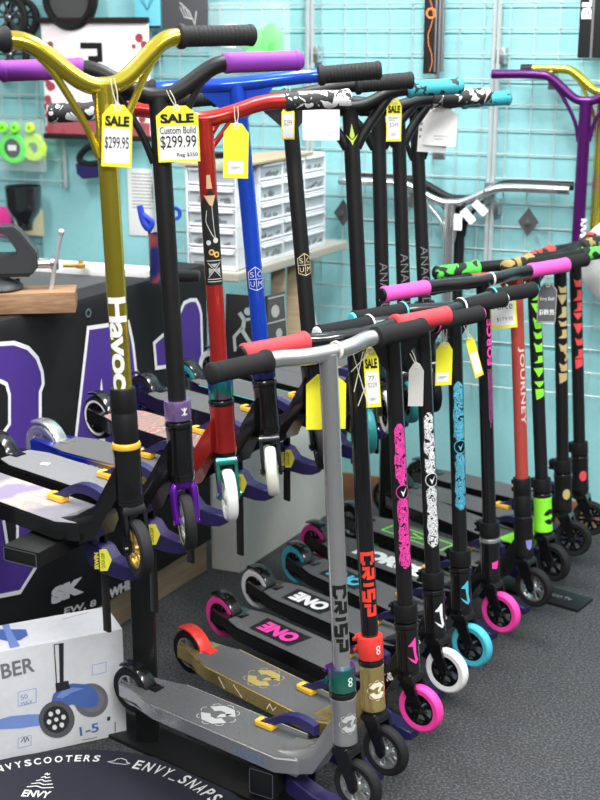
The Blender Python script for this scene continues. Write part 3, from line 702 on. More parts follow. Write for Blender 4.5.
# ------------------------------------------------------------------ rack
RD = Vector((.48, .877, 0)).normalized(); HD = Vector((.79, -.61, 0)).normalized()
postA = Vector((-.360, 2.715, 0)); postB = Vector((.278, 3.876, 0))
rack = empty('display_rack', (postA.x, postA.y, FLOOR), 0, 'black steel two tier rack that carries both rows of scooters', 'rack')
def rk(name, f, m=RACK, parent=None):
    b = nb(); f(b)
    bmesh.ops.translate(b, vec=-Vector((postA.x, postA.y, FLOOR)), verts=b.verts[:]); return obj(name, b, m, parent or rack)
for P in (postA, postB):
    rk('post', lambda b: bar(b, P + Vector((0, 0, FLOOR)), P + Vector((0, 0, .515)), .05, .05, .003, up=(1, 0, 0)))
    rk('foot', lambda b: bar(b, P - HD * .12 + Vector((0, 0, FLOOR + .005)), P + HD * (.70 if P is postB else .45) + Vector((0, 0, FLOOR + .005)), .10, .010, .002))
ub = Vector((-.530, 2.275, .536))
rk('upper_beam', lambda b: bar(b, ub, ub + RD * 1.95, .085, .032, .003))
tip = ub - RD * .001
fr = frame(tip, RD.cross(Vector((0, 0, 1))), (0, 0, 1))
rk('beam_end_edge', lambda b: stroke(b, rrect(.079, .027, .004), .0022, fr, z=.003, closed=True), RAW)
lb = Vector((-.078, 2.34, .006))
rk('lower_beam', lambda b: bar(b, lb, lb + RD * 1.85, .06, .062, .003))
fr = frame(lb - RD * .002, RD.cross(Vector((0, 0, 1))), (0, 0, 1))
rk('beam_end_edge', lambda b: stroke(b, rrect(.055, .057, .004), .0022, fr, z=.003, closed=True), RAW)
# beams stand on the feet
for P in (postA, postB):
    Q = P + HD * (.36)
    rk('spacer', lambda b: bar(b, Vector((Q.x, Q.y, FLOOR + .008)), Vector((Q.x, Q.y, -.026)), .05, .05, .002, up=(1, 0, 0)))
Q = postB + HD * .62
rk('foot_lettering', lambda b: text(b, 'SCO TV', .07, .018, frame((Q.x, Q.y, FLOOR + .0107), HD, Vector((0, 0, 1)).cross(HD)), bold=0), TXG)

# ------------------------------------------------------------------ bar clamps that hold every deck to its beam
def clamp(I, label, group, lower, drop=.14):
    h = I['h']; z0 = I['root'].location.z; rz = T(I['root'].location) @ R(h, 'Z')
    base = rz @ Vector((-.150, .046, 0))
    root = empty('bar_clamp', base, h, label, 'clamp', group)
    tp = I['tp']; hangs = -drop if not lower else -.09
    b = nb(); box(b, T((0, 0, (tp + .03 + hangs) / 2)), .018, .007, tp + .03 - hangs, .001); obj('clamp_bar', b, RACK, root)
    # upper jaw arches back over the deck
    b = nb(); S = []
    for k in range(9):
        t = k / 8; x = .012 - .130 * t; zc = tp + .030 + .016 * math.sin(PI * min(1, t * 1.15)) - .022 * t * t; th = .014 - .004 * t; w = .009
        yc = -.010 * t * 2
        S.append([(x, yc - w, zc - th), (x, yc - w, zc + th * .6), (x, yc + w, zc + th * .6), (x, yc + w, zc - th)])
    loft(b, S); obj('clamp_jaw', b, CLB, root)
    b = nb(); prism(b, rrect(.048, .024, .006), tp + .0015, tp + .014, T((-.108, -.020, 0)), .002); obj('jaw_pad', b, CLY, root)
    # body with grip below
    b = nb(); zb = -.018 if not lower else -.010
    if lower:
        S = []
        for x, w, zt, zbm in ((-.03, .013, .012, -.030), (.0, .017, .008, -.034), (.05, .018, -.006, -.038), (.09, .018, -.006, -.038), (.115, .017, -.008, -.036), (.13, .013, -.012, -.032)):
            S.append([(x, -.04 - w, zbm), (x, -.04 - w * 1.1, zt), (x, -.04 + w * 1.1, zt), (x, -.04 + w, zbm)])
        loft(b, S)
    else:
        S = []
        for x, w, zt, zbm in ((-.045, .010, .006, -.014), (-.02, .016, .016, -.034), (.018, .017, .012, -.042), (.04, .015, -.006, -.042), (.07, .014, -.009, -.042), (.100, .013, -.008, -.036), (.112, .008, -.012, -.028)):
            S.append([(x, -w - .006, zbm), (x, -w * 1.1 - .006, zt), (x, w * 1.1 - .006, zt), (x, w - .006, zbm)])
        loft(b, S)
    bmesh.ops.bevel(b, geom=b.edges[:], offset=.002, segments=1, affect='EDGES')
    body = obj('clamp_body', b, CLB, root)
    if not lower:
        Ml = frame((.034, -.030, -.006), (math.cos(.8), math.sin(.8), 0), (0, 0, 1))
        b = nb(); prism(b, [(-.008, -.022), (.006, -.022), (.015, 0), (.006, .022), (-.008, .022)], 0, .003, Ml); lab = obj('brand_label', b, LABY, root)
        b = nb(); text(b, 'QUICK-GRIP', .032, .008, Ml @ T((-.001, 0, .0036)) @ UP, bold=.0); obj('label_lettering', b, TXB, lab)
        b = nb(); text(b, 'IRWIN', .034, .009, Ml @ T((-.014, 0, .0036)) @ UP, bold=.03); obj('brand_lettering', b, LABY, root)
    return root
where = {'U1': 'nearest of the upper row', 'U2': 'under the black bar scooter with purple fork', 'U3': 'under the red scooter of the upper row', 'U4': 'under the blue bar scooter', 'U5': 'under the gold outlined badge scooter',
         'U6': 'under the scooter with yellow green arrow mark', 'U7': 'under the upper scooter with sale tag and white wheel', 'U8': 'under the far upper scooter with teal wheel', 'U9': 'under the furthest scooter of the upper row',
         'L1': 'on the neck of the silver scooter', 'L2': 'on the neck of the gold deck scooter', 'L3': 'on the pink wheeled scooter', 'L4': 'on the white wheeled scooter', 'L5': 'on the sky blue wheeled scooter',
         'L6': 'on the pink FORCE scooter', 'L7': 'on the matte red bar scooter', 'L8': 'on the green head tube scooter', 'L9': 'on the gold patterned scooter', 'L10': 'on the red patterned scooter'}
for k, I in INFO.items(): clamp(I, 'navy and yellow bar clamp ' + where[k], 'clamps holding the scooters', k[0] == 'L', {'U1': .18, 'U2': .2, 'U3': .15, 'U4': .2}.get(k, .13))

# ------------------------------------------------------------------ price tags hung on the bars
def tag_shape(w, h): c = w * .28; return [(-w / 2, -h / 2), (w / 2, -h / 2), (w / 2, h / 2 - h * .17), (w / 2 - c, h / 2), (-w / 2 + c, h / 2), (-w / 2, h / 2 - h * .17)]
def price_tag(key, px, py, w, h, label, m=TAGY, dy=-.03, yaw=0., tilt=0., shape='tag', inner=None, lines=(), hang=None, y=None, border=None, group=None):
    Y = (INFO[key]['J'].y if key else 0) + dy if y is None else y
    p = aty(px, py, Y); d = proj(p)[2]; k = d / FPX; w *= k; h *= k
    root = empty('price_tag', p, yaw, label, 'tag', group)
    M = R(PI / 2, 'X') @ R(tilt, 'Z')
    pts = tag_shape(w, h) if shape == 'tag' else [(-w / 2, -h / 2), (w / 2, -h / 2), (w / 2, h / 2), (-w / 2, h / 2)]
    b = nb(); prism(b, pts, -.0006, .0006, M); obj('tag_card', b, m, root)
    if border:
        b = nb(); stroke(b, [(x * .95, y_ * .95) for x, y_ in pts], .0012, M, .001, True); obj('tag_border', b, border, root)
    if inner:
        x0, y0, x1, y1 = inner[:4]; b = nb(); flat(b, [(x0 * w, y0 * h), (x1 * w, y0 * h), (x1 * w, y1 * h), (x0 * w, y1 * h)], M, .0010); obj('tag_panel', b, inner[4] if len(inner) > 4 else TAGW, root)
    for (s, cx, cy, tw, th, bold, mm) in lines:
        b = nb()
        if s == '=':   # unreadable fine print
            for r_ in (-.35, .05, .4): stroke(b, [((cx - tw / 2) * w, (cy + th * r_) * h), ((cx + tw / 2 * (.6 + r_)) * w, (cy + th * r_) * h)], max(.0006, th * h * .16), M, .0016)
        else: text(b, s, tw * w, th * h, M @ T((cx * w, cy * h, 0)), z=.0016, bold=bold)
        obj('tag_lettering', b, mm, root)
    top = M @ Vector((0, h / 2 - .004, 0))
    if hang:
        q = aty(hang[0], hang[1], Y - .002) - p; q = Matrix.Rotation(-yaw, 3, 'Z') @ q
        b = nb(); mid = (top + q) / 2
        tube(b, [top, mid + Vector((.004, -.001, 0)), q + Vector((.003, 0, 0))], .0009, seg=6, smooth=4); tube(b, [top, mid - Vector((.003, -.001, 0)), q - Vector((.003, 0, 0))], .0009, seg=6, smooth=4)
        lathe(b, [(.004, -.0015), (.0065, -.0015), (.0065, .0015), (.004, .0015)], T(top) @ M, 10, closed=True)
        obj('tag_string', b, STR, root)
    return root
SL = lambda cy=.25: ('SALE', 0, cy, .8, .17, .05, TXB)
price_tag('U1', 117, 136, 30, 61, 'yellow SALE tag reading 299.95 tied to the gold bar', inner=(-.43, -.44, .43, .12), lines=[SL(.24), ('$299.95', 0, -.12, .80, .22, .008, TXB)], hang=(112, 78), tilt=-.06, yaw=.1, dy=-.035)
price_tag('U2', 178, 134, 42, 55, 'yellow SALE tag reading Custom Build 299.99 tied to the purple gripped bar', inner=(-.46, -.46, .46, .14), lines=[SL(.28), ('Custom Build', 0, .07, .86, .13, .01, TXB), ('$299.99', 0, -.15, .86, .25, .008, TXB), ('Reg $350', .2, -.38, .5, .09, .01, TXB)], hang=(168, 90), tilt=.03, yaw=.0, dy=-.035)
price_tag('U3', 236, 151, 25, 54, 'plain yellow tag with small white sticker on the red bar', inner=(-.32, -.42, .3, -.18), lines=[('=', 0, -.31, .4, .05, 0, TXG)], hang=(236, 106), dy=-.05, tilt=-.03)
price_tag('U5', 288, 123, 13, 32, 'narrow pale yellow and white tag hanging beside the purple grip', inner=(-.4, -.46, .4, .3), lines=[('$299', 0, 0, .6, .2, 0, TXG)], hang=(288, 75), dy=-.09)
price_tag('U6', 321, 125, 37, 30, 'blank white rectangular card hanging under the black and white grip', m=TAGW, shape='card', hang=(320, 95), dy=-.10, lines=[('=', .25, -.35, .22, .06, 0, TXG)])
price_tag('U7', 394, 120, 15, 42, 'narrow yellow SALE tag on the black bars of the upper row', inner=(-.42, -.44, .42, .12), lines=[SL(.25), ('=', 0, .03, .8, .1, 0, TXG), ('$249', 0, -.12, .6, .13, 0, TXG), ('=', 0, -.34, .4, .06, 0, TXG)], hang=(396, 88), dy=-.06)
price_tag('U9', 433, 131, 29, 42, 'white tag half behind another at the far end of the upper row', m=TAGW, shape='tag', hang=(430, 98), dy=-.03, tilt=-.05, lines=[('=', -.42, 0, .1, .4, 0, TXG)])
price_tag('U9', 441, 127, 32, 37, 'front white tag with fine grey print at the far end of the upper row', m=TAGW, shape='tag', hang=(432, 98), dy=-.045, tilt=-.06, lines=[('=', .05, -.25, .5, .05, 0, TXG), ('=', .0, -.33, .35, .04, 0, TXG)])
price_tag('L1', 326, 402, 40, 57, 'blank yellow tag hanging behind the silver bar, showing at both sides of it', hang=(329, 352), dy=.06, tilt=.0, yaw=.1)
price_tag('L2', 372, 378, 15, 61, 'narrow yellow SALE tag hanging from the red gripped bar', inner=(-.42, -.44, .42, .12), lines=[SL(.25), ('77.', 0, .0, .5, .08, 0, TXG), ('$229', 0, -.12, .6, .09, 0, TXG), ('=', 0, -.36, .4, .04, 0, TXG)], hang=(368, 338), dy=-.02, tilt=.08)
price_tag('L3', 416, 385, 15, 44, 'pale grey tag with a drawn arrow behind the pink artwork bar', m=mat('tag_pale_grey', (.62, .62, .57), .6), hang=(410, 350), dy=.07, lines=[])
price_tag('L4', 444, 364, 17, 44, 'yellow tag with white sticker between the white and blue artwork bars', inner=(-.45, -.42, .3, -.2), lines=[('=', -.05, -.31, .5, .05, 0, TXG)], hang=(445, 322), dy=.04, yaw=.2)
price_tag('L5', 474, 356, 10, 46, 'yellow tag seen almost edge on right of the blue artwork bar', inner=(-.4, -.42, .4, .1), hang=(463, 318), dy=-.02, tilt=.32, yaw=.4)
price_tag('L6', 503, 310, 27, 38, 'yellow bordered white tag with handwriting behind the FORCE bar', inner=(-.42, -.42, .42, .42), lines=[('Force', -.0, .12, .7, .2, -.01, TXB), ('$179.95', .05, -.25, .6, .12, -.01, TXB)], hang=(495, 281), dy=.06, tilt=.1)
price_tag('L8', 547, 303, 19, 40, 'charcoal tag reading Envy Bolt 189.95 on the green patterned bar', m=TAGG, border=TXS, lines=[('Envy Bolt', 0, .1, .75, .12, 0, TXW), ('$189.95', 0, -.24, .8, .16, .03, TXW)], hang=(548, 272), dy=-.09)
# string crossings on the red gripped bar
b = nb(); J = INFO['L2']['J']
p = lambda x, y: aty(x, y, J.y - .028)
for a_, c_ in (((352, 350), (369, 408)), ((363, 352), (354, 392)), ((368, 380), (358, 406)), ((351, 372), (368, 354))): tube(b, [p(*a_), p(*c_)], .0009, seg=6)
tag(obj('loose_string', b, STR), 'pale string wound loosely down the black bar with red lettering', 'string')
# rubber band on the silver and pink bars
for k, x, nm in (('L1', 334, 'thin cream rubber band around the silver crossbar'), ('L6', 497, 'thin cream rubber band around the crossbar between the pink grips')):
    I = INFO[k]; Mx = root_matrix(I) @ I['F']; yd = (.02 if k == 'L1' else .025)
    b = nb(); lathe(b, [(.0158, -.0025), (.0178, -.0025), (.0178, .0025), (.0158, .0025)], Mx @ T((0, yd, I['L'] + .0015)) @ R(-PI / 2, 'X'), 24, closed=True)
    tag(obj('rubber_band', b, STR), nm, 'rubber band')
# ------------------------------------------------------------------ floor and back wall
def carpet_mat():
    m, n, l, b = nodes('grey_carpet')
    tc = n.new('ShaderNodeTexCoord')
    a = n.new('ShaderNodeTexNoise'); a.inputs['Scale'].default_value = 150; a.inputs['Detail'].default_value = 4; a.inputs['Roughness'].default_value = .7
    c = n.new('ShaderNodeTexNoise'); c.inputs['Scale'].default_value = 9; c.inputs['Detail'].default_value = 4
    rp = n.new('ShaderNodeValToRGB'); e = rp.color_ramp.elements
    e[0].position = .36; e[0].color = (.020, .021, .022, 1); e[1].position = .66; e[1].color = (.120, .124, .126, 1)
    q = e.new(.5); q.color = (.041, .043, .044, 1)
    l.new(tc.outputs['Object'], a.inputs['Vector']); l.new(tc.outputs['Object'], c.inputs['Vector']); l.new(a.outputs['Fac'], rp.inputs['Fac'])
    mr = n.new('ShaderNodeMapRange'); mr.inputs['To Min'].default_value = .8; mr.inputs['To Max'].default_value = 1.2; l.new(c.outputs['Fac'], mr.inputs['Value'])
    mx = n.new('ShaderNodeMix'); mx.data_type = 'RGBA'; mx.blend_type = 'MULTIPLY'; mx.inputs['Factor'].default_value = 1
    l.new(rp.outputs['Color'], mx.inputs['A']); l.new(mr.outputs['Result'], mx.inputs['B']); l.new(mx.outputs['Result'], b.inputs['Base Color'])
    b.inputs['Roughness'].default_value = .95
    bp = n.new('ShaderNodeBump'); bp.inputs['Strength'].default_value = .8; bp.inputs['Distance'].default_value = .004
    l.new(a.outputs['Fac'], bp.inputs['Height']); l.new(bp.outputs['Normal'], b.inputs['Normal'])
    return m
b = nb(); box(b, T((0, 2.4, FLOOR - .02)), 7, 6, .04); struct('floor', b, carpet_mat())
W0 = Vector((.95, 4.07, 0)); WX = Vector((.934, -.358, 0)).normalized()
WF = frame(W0, WX, (0, 0, 1)); WN = WF.col[2].to_3d()
def wp(px, py, off=0): return onplane(WF, px, py, off)
# slatted wall boards: a backing sheet with horizontal grooves above knee height
b = nb(); box(b, WF @ T((-1.2, 1.2, -.03)), 5.0, 2.6, .03)
z = .50
while z < 2.45:
    box(b, WF @ T((-1.2, z + .036, -.008)), 5.0, .0725, .016, .0); z += .076
box(b, WF @ T((-1.2, .21, -.008)), 5.0, .54, .016)
struct('wall_back', b, TEALW)
b = nb(); box(b, WF @ T((-1.2, FLOOR + .045, .006)), 5.0, .10, .012, .002); struct('baseboard_back', b, WOODBR)
# painted pilaster at the left, and the seam beside it
def wall_rect(bm, x0, y0, x1, y1, off, th):
    """box on the wall covering the pixel rectangle"""
    a = wp(x0, y0, off); c = wp(x1, y1, off); box(bm, WF @ T(((a[0] + c[0]) / 2, (a[1] + c[1]) / 2, off)), abs(c[0] - a[0]), abs(c[1] - a[1]), th, min(.002, th / 4))
    return (a[0] + c[0]) / 2, (a[1] + c[1]) / 2, abs(c[0] - a[0]), abs(c[1] - a[1])
u1 = wp(40, 200, .03)[0]; u2 = wp(152, 200, .03)[0]
b = nb(); box(b, WF @ T(((u1 + u2) / 2, 1.2, .005)), u2 - u1, 2.6, .05, .004); struct('trim_1', b, TEALW)

# ------------------------------------------------------------------ wire grid panels
def grid_panel(x0, x1, z0, z1, label, vstep=.0762):
    o = WF @ Vector((x0, z0, .05)); g = empty('wire_grid_panel', o, 0, label, 'wire grid', 'wire grid panels on the back wall')
    inv = T(-o)
    b = nb(); k = 0; x = x0 + vstep * .5
    while x < x1 - .01:
        tube(b, [WF @ Vector((x, z0, .052)), WF @ Vector((x, z1, .052))], .0022, inv, 6); x += vstep
    z = z0 + .02
    while z < z1:
        tube(b, [WF @ Vector((x0, z, .056)), WF @ Vector((x1, z, .056))], .0024, inv, 6); z += .0762
    obj('wire_mesh', b, WIRE, g)
    for xx in (x0 + .004, x1 - .004):
        b = nb(); tube(b, [WF @ Vector((xx, z0, .052)), WF @ Vector((xx, z1, .052))], .0075, inv, 8); obj('frame_tube', b, WIRE, g)
    for zz in (.95, 1.42):
        b = nb(); box(b, inv @ WF @ T((x0 + .01, zz, .030)), .03, .05, .055, .002); obj('wall_bracket', b, RAW, g)
xa = wp(310, 100, .052)[0]; xb = wp(494, 100, .052)[0]; zb = wp(450, 388, .052)[1]
grid_panel(xb + .004, xb + .62, zb, 2.2, 'chrome wire grid panel behind the purple hanging bar at the right')
grid_panel(xa + .004, xb - .004, zb, 2.2, 'chrome wire grid panel behind the black upper bars in the middle')
grid_panel(u2 + .02, xa - .004, zb, 2.2, 'chrome wire grid panel behind the drawer cabinets')
grid_panel(wp(-60, 100, .052)[0], u1 + .13, wp(20, 185, .052)[1], 2.2, 'chrome wire grid panel at the left behind the green wheels')

# bars hanging on the grid
def hang_bar(name, label, jx, jy, halfpx, botpx, m, off, rise, endm, group='handlebars hanging on the wall grid', plug=True):
    u, v = wp(jx, jy, off); M0 = WF @ T((u, v, off)); root = empty('hanging_handlebar', M0.translation, 0, label, 'handlebar', group)
    inv = T(-M0.translation); F = inv @ M0
    l = abs(wp(jx - halfpx, jy, off)[0] - u); bot = wp(jx, botpx, off)[1] - v
    b = nb(); tube(b, [(0, 0, 0), (0, bot, 0)], .0185, F, 20)
    pts = [(-l, rise, 0), (-l * .52, rise, 0), (-l * .36, rise * .84, 0), (-l * .13, rise * .12, 0), (0, 0, 0), (l * .13, rise * .12, 0), (l * .36, rise * .84, 0), (l * .52, rise, 0), (l, rise, 0)]
    tube(b, pts, .0135, F, 14, smooth=6)
    for sg in (-1, 1): tube(b, [(sg * .016, -.12, 0), (sg * .03, -.06, 0), (sg * l * .26, rise * .25, 0), (sg * l * .4, rise * .82, 0)], .006, F, 8, smooth=4)
    obj('bar_tube', b, m, root)
    for sg in (-1, 1):
        b = nb(); tube(b, [(sg * l, rise, 0), (sg * (l - .035), rise, 0)], .0142, F, 14); obj('bar_end', b, endm, root)
    return root, M0, l
cb, MC, lc = hang_bar('c', 'polished chrome handlebar hanging on the wire grid in the middle', 450, 203, 111, 345, CHR, .11, .056, RAW)
hang_bar('k', 'dark handlebar hanging directly behind the chrome one', 460, 199, 106, 345, BLM, .075, .056, BLM)
pb, MP, lp = hang_bar('p', 'purple handlebar hanging at the right with white lettering low on its stem', 586, 101, 95, 252, PURB, .13, .075, PURB)
hang_bar('o', 'gold green handlebar behind the purple one', 604, 92, 84, 240, twocol('gold_green_slick', [(.4, (.62, .52, .06)), (.52, (.45, .50, .10)), (.62, (.6, .30, .20))], 6, rough=.2, metal=.8, interp='LINEAR', detail=1), .095, .065, BLM)
u, v = wp(583, 232, .13)
b = nb(); text(b, 'NVEV', .085, .024, DOWN, bold=.05); wrap(b, WF @ T((u, v, .13)) @ R(-PI / 2, 'X') @ R(0, 'Z'), .0178, 0, 0)
inv = T(-MP.translation)
b.free(); b = nb()
S_ = WF @ T((u, v, .13 + .0178)); text(b, 'NVEV', .085, .024, DOWN, bold=.05)
for vv in b.verts:
    a_ = vv.co.x / .0178; vv.co = T(-MP.translation) @ WF @ Vector((u + .0179 * math.sin(a_), v + vv.co.y, .13 + .0179 * math.cos(a_)))
obj('stem_lettering', b, TXW, pb)
for px, py, rt_, nm in ((458, 222, .0, 'straight hanging tag below the chrome bar, leftmost of three'), (468, 216, .75, 'white tag below the chrome bar, middle of three'), (480, 208, .85, 'white tag below the chrome bar, rightmost of three')):
    u, v = wp(px, py, .15); Mt = WF @ T((u, v, .15)) @ R(rt_, 'Z'); r_ = empty('price_tag', Mt.translation, 0, 'white ' + nm if not nm.startswith('white') else nm, 'tag')
    b = nb(); prism(b, rrect(.026, .052, .003), -.0006, .0006, T(-Mt.translation) @ Mt); obj('tag_card', b, TAGW, r_)
    q = Vector((MC.translation)) + Vector((.035, -.02, .0)) - Mt.translation
    b = nb(); tube(b, [(T(-Mt.translation) @ Mt) @ Vector((0, .024, .001)), q * .5 + Vector((0, -.01, .01)), q], .0012, seg=6, smooth=4); obj('tag_string', b, BLM, r_)
# diamond brackets
for px, py, nm in ((528, 222, 'dark grey diamond shaped wall bracket below the purple bar'), (343, 213, 'dark grey diamond shaped wall bracket beside the drawer cabinets')):
    u, v = wp(px, py, .065); Md = WF @ T((u, v, .062))
    b = nb(); prism(b, [(0, .045), (.033, 0), (0, -.045), (-.033, 0)], -.003, .003, Md, .001); tube(b, [(0, 0, .003), (0, 0, .02)], .005, Md, 10); lathe(b, [(0, .022), (.008, .020), (.008, .014), (.004, .010)], Md, 12)
    tag(obj('grid_bracket', b, mat('bracket_grey', (.09, .09, .09), .5, .4)), nm, 'bracket')
# long chrome and printed strips hanging top middle
def wall_box(name, label, cat, x0, y0, x1, y1, off, th, m, group=None):
    b = nb(); r_ = wall_rect(b, x0, y0, x1, y1, off, th); o = obj(name, b, m)
    if label: tag(o, label, cat, group)
    return o, r_
def hung(name, label, cat, x0, y0, x1, y1, off, th, m, extra=(), part='sheet', group=None):
    """a flat item hung on the wall: empty + its sheet + marks; marks get a frame whose unit is the item's own width and height"""
    a = wp(x0, y0, off); c = wp(x1, y1, off); cx, cy = (a[0] + c[0]) / 2, (a[1] + c[1]) / 2; w, h = abs(c[0] - a[0]), abs(c[1] - a[1])
    M = WF @ T((cx, cy, off)); root = empty(name, M.translation, 0, label, cat, group); L = T(-M.translation) @ M
    b = nb(); box(b, L, w, h, th, min(.0015, th / 4)); obj(part, b, m, root)
    for (pn, f, mm) in extra:
        b = nb(); f(b, L @ T((0, 0, th / 2 + .0006)), w, h); obj(pn, b, mm, root)
    return root, L, w, h
hung('packaged_deck_bar', 'tall black strip with orange scribbles hanging top centre', 'accessory', 427, -60, 437, 74, .08, .02, TXB,
     [('scribble', lambda b, M, w, h: (stroke(b, [(w * .2 * math.sin(k * 1.3) , h * (-.48 + .07 * k)) for k in range(14)], .0022, M), disc(b, 0, -h * .04, w * .38, M, r0=w * .25)), mat('orange_print', (.8, .22, .04), .5))])
b = nb()
for k, px in enumerate((438.5, 442, 445.5)):
    u, v0 = wp(px, -60, .085); _, v1 = wp(px, 72, .085); tube(b, [WF @ Vector((u, v0, .085)), WF @ Vector((u, v1 - (.25 if k == 1 else 0), .085))], .006, seg=12)
u, v = wp(438, 155, .075); box(b, WF @ T((u, v, .065)), .04, .03, .02, .002)
tag(obj('chrome_rail', b, RAW), 'bundle of vertical chrome tubes hanging beside the orange and black strip', 'rail')
for px, py, nm in ((459, 90, 0), (397, 0, 0)): pass
for px, py, nm in ((559, 78, 'steel slot bracket holding the purple bar'), (495, 192, 'steel slot bracket holding the chrome bar end'), (418, 196, 'steel slot bracket left of the chrome bar stem')):
    u, v = wp(px - 6, py, .06); b = nb(); box(b, WF @ T((u, v, .07)), .022, .07, .03, .003); box(b, WF @ T((u, v + .01, .10)), .008, .01, .05, .002); tag(obj('steel_hook', b, RAW), nm, 'hook')
hung('packaged_part', 'black packaged strip with white vertical lettering at the top right edge', 'accessory', 585, -70, 601, 58, .08, .015, TXB,
     [('lettering', lambda b, M, w, h: text(b, 'BLAZER', h * .6, w * .42, M @ T((-w * .22, .04, 0)) @ UP, bold=.05), TXW), ('chrome_edge', lambda b, M, w, h: flat(b, [(w * .02, -h / 2), (w * .12, -h / 2), (w * .12, h / 2), (w * .02, h / 2)], M), RAW)])
# cards and bags at the top left
hung('drawing_card', 'sky blue card with a fine wing drawing at the top left', 'card', 133, -30, 161, 28, .10, .003, mat('sky_card', (.16, .56, .68), .5),
     [('drawing', lambda b, M, w, h: [stroke(b, [(0, -.2 * h), (s_ * w * (.1 + .08 * k), -.02 * h + .02 * k * h), (s_ * w * .4, (.05 + .05 * k) * h)], .0016, M) for s_ in (-1, 1) for k in range(4)], mat('deep_blue_line', (.03, .18, .3), .5)),
      ('dark_edge', lambda b, M, w, h: flat(b, [(-w / 2, -h / 2), (w / 2, -h / 2), (w / 2, -h * .46), (-w / 2, -h * .46)], M), TXB)])
hung('picture_board', 'charcoal board with a white line hand at the top left', 'picture', 161, -30, 208, 29, .10, .004, mat('charcoal_board', (.07, .07, .075), .6),
     [('drawing', lambda b, M, w, h: [stroke(b, [(-.1 * w + .06 * w * k, -.12 * h), (.0 + .05 * w * k, -.30 * h), (.2 * w, -.34 * h)], .003, M) for k in range(3)] + [stroke(b, [(-.1 * w, -.05 * h), (.1 * w, -.2 * h), (.22 * w, -.42 * h), (.26 * w, -.2 * h)], .004, M)], TXS)])
def pouch(name, label, cat, x0, y0, x1, y1, off, items, group=None):
    a = wp(x0, y0, off); c = wp(x1, y1, off); cx, cy = (a[0] + c[0]) / 2, (a[1] + c[1]) / 2; w, h = abs(c[0] - a[0]), abs(c[1] - a[1])
    M = WF @ T((cx, cy, off)); root = empty(name, M.translation, 0, label, cat, group); L = T(-M.translation) @ M
    b = nb(); rnd = random.Random(2); N = 12; V = []
    for s_ in (1, -1):
        G = [[b.verts.new(L @ Vector((w * (i / N - .5), h * (j / N - .5), s_ * (.002 + .016 * math.sin(PI * i / N) ** .6 * math.sin(PI * j / N) ** .6) + noise.noise(Vector((i * .6, j * .6, s_))) * .006))) for j in range(N + 1)] for i in range(N + 1)]
        for i in range(N):
            for j in range(N): b.faces.new((G[i][j], G[i + 1][j], G[i + 1][j + 1], G[i][j + 1]))
    obj('clear_bag', b, PLG, root)
    for (pn, f, mm) in items:
        b = nb(); f(b, L, w, h); obj(pn, b, mm, root)
    return root
def blob(b, M, cx, cy, rx, ry, rz=.012, seg=14):
    lathe(b, [(math.sin(PI * k / 8) * 1, math.cos(PI * k / 8)) for k in range(9)], M @ T((cx, cy, 0)) @ Matrix.Diagonal((rx, ry, rz, 1)), seg)
def bumpy(b, M, pts):
    for p in pts: blob(b, M, *p)
pouch('bagged_pads', 'clear bag with bright green pads and white card at top left of the grid', 'packaged pads', 209, 2, 290, 64, .12,
      [('green_pad', lambda b, M, w, h: bumpy(b, M, [(w * .05, -h * .12, .05, .035), (w * .27, -h * .15, .04, .06), (w * .1, -h * .38, .05, .03)]), mat('neon_green', (.12, .78, .14), .5)),
       ('header_card', lambda b, M, w, h: flat(b, [(-w * .48, h * .1), (-w * .12, h * .16), (-w * .14, -h * .25), (-w * .44, -h * .2)], M, .022), PAPER)])
pouch('wheel_pack', 'clear pack with a green wheel and a yellow green wheel at the left', 'packaged wheels', -6, 118, 47, 172, .12,
      [('green_wheel', lambda b, M, w, h: lathe(b, [(.034, -.012), (.052, -.012), (.058, -.006), (.058, .006), (.052, .012), (.034, .012)], M @ T((-.028, -.012, 0)), 28, closed=True), mat('neon_green_urethane', (.10, .85, .06), .5)),
       ('wheel_hub', lambda b, M, w, h: lathe(b, [(0, -.01), (.034, -.01), (.034, .01), (0, .01)], M @ T((-.028, -.012, 0)), 24), BLM),
       ('hub_sticker', lambda b, M, w, h: flat(b, [(-.045, -.02), (-.01, -.02), (-.01, -.0), (-.045, -.0)], M, .0125), TXW),
       ('yellow_green_wheel', lambda b, M, w, h: lathe(b, [(.02, -.012), (.045, -.012), (.05, -.006), (.05, .006), (.045, .012), (.02, .012)], M @ T((.055, -.008, -.004)), 28, closed=True), mat('neon_yellow_urethane', (.55, .85, .08), .5))])
u, v = wp(20, 128, .12)
for k, (px, mm, nm) in enumerate(((3, GRN, 'small green wheel in the strip above the bagged wheels, leftmost'), (15, GRN, 'small green wheel in the strip above the bagged wheels, middle'), (30, mat('neon_yellow_urethane', (.5, .8, .1), .5), 'small yellow green wheel above the bagged wheels'))):
    u, v = wp(px, 128, .14); b = nb(); M = WF @ T((u, v, .14)); lathe(b, [(.006, -.01), (.015, -.01), (.019, -.005), (.019, .005), (.015, .01), (.006, .01)], M, 20, closed=True); tag(obj('small_wheel', b, mm), nm, 'wheel')
# black scooter wheels on pegs
for px, py, rp, off, nm in ((22, 18, 20, .10, 'black wheel at the top left edge, rear one of the stacked pair'), (9, 18, 22, .13, 'black five spoke wheel at the top left edge, front one of the pair'), (10, 55, 22, .13, 'black spoked wheel behind the purple grip at the left edge')):
    u, v = wp(px, py, off); M = WF @ T((u, v, off)); r0 = empty('loose_wheel', M.translation, 0, nm, 'wheel')
    k = proj(M.translation)[2] / FPX; wheel(r0, 'tyre', (0, 0, 0), WN, rp * k, RUB, mat('dark_chrome', (.2, .2, .2), .25, .9), 5)
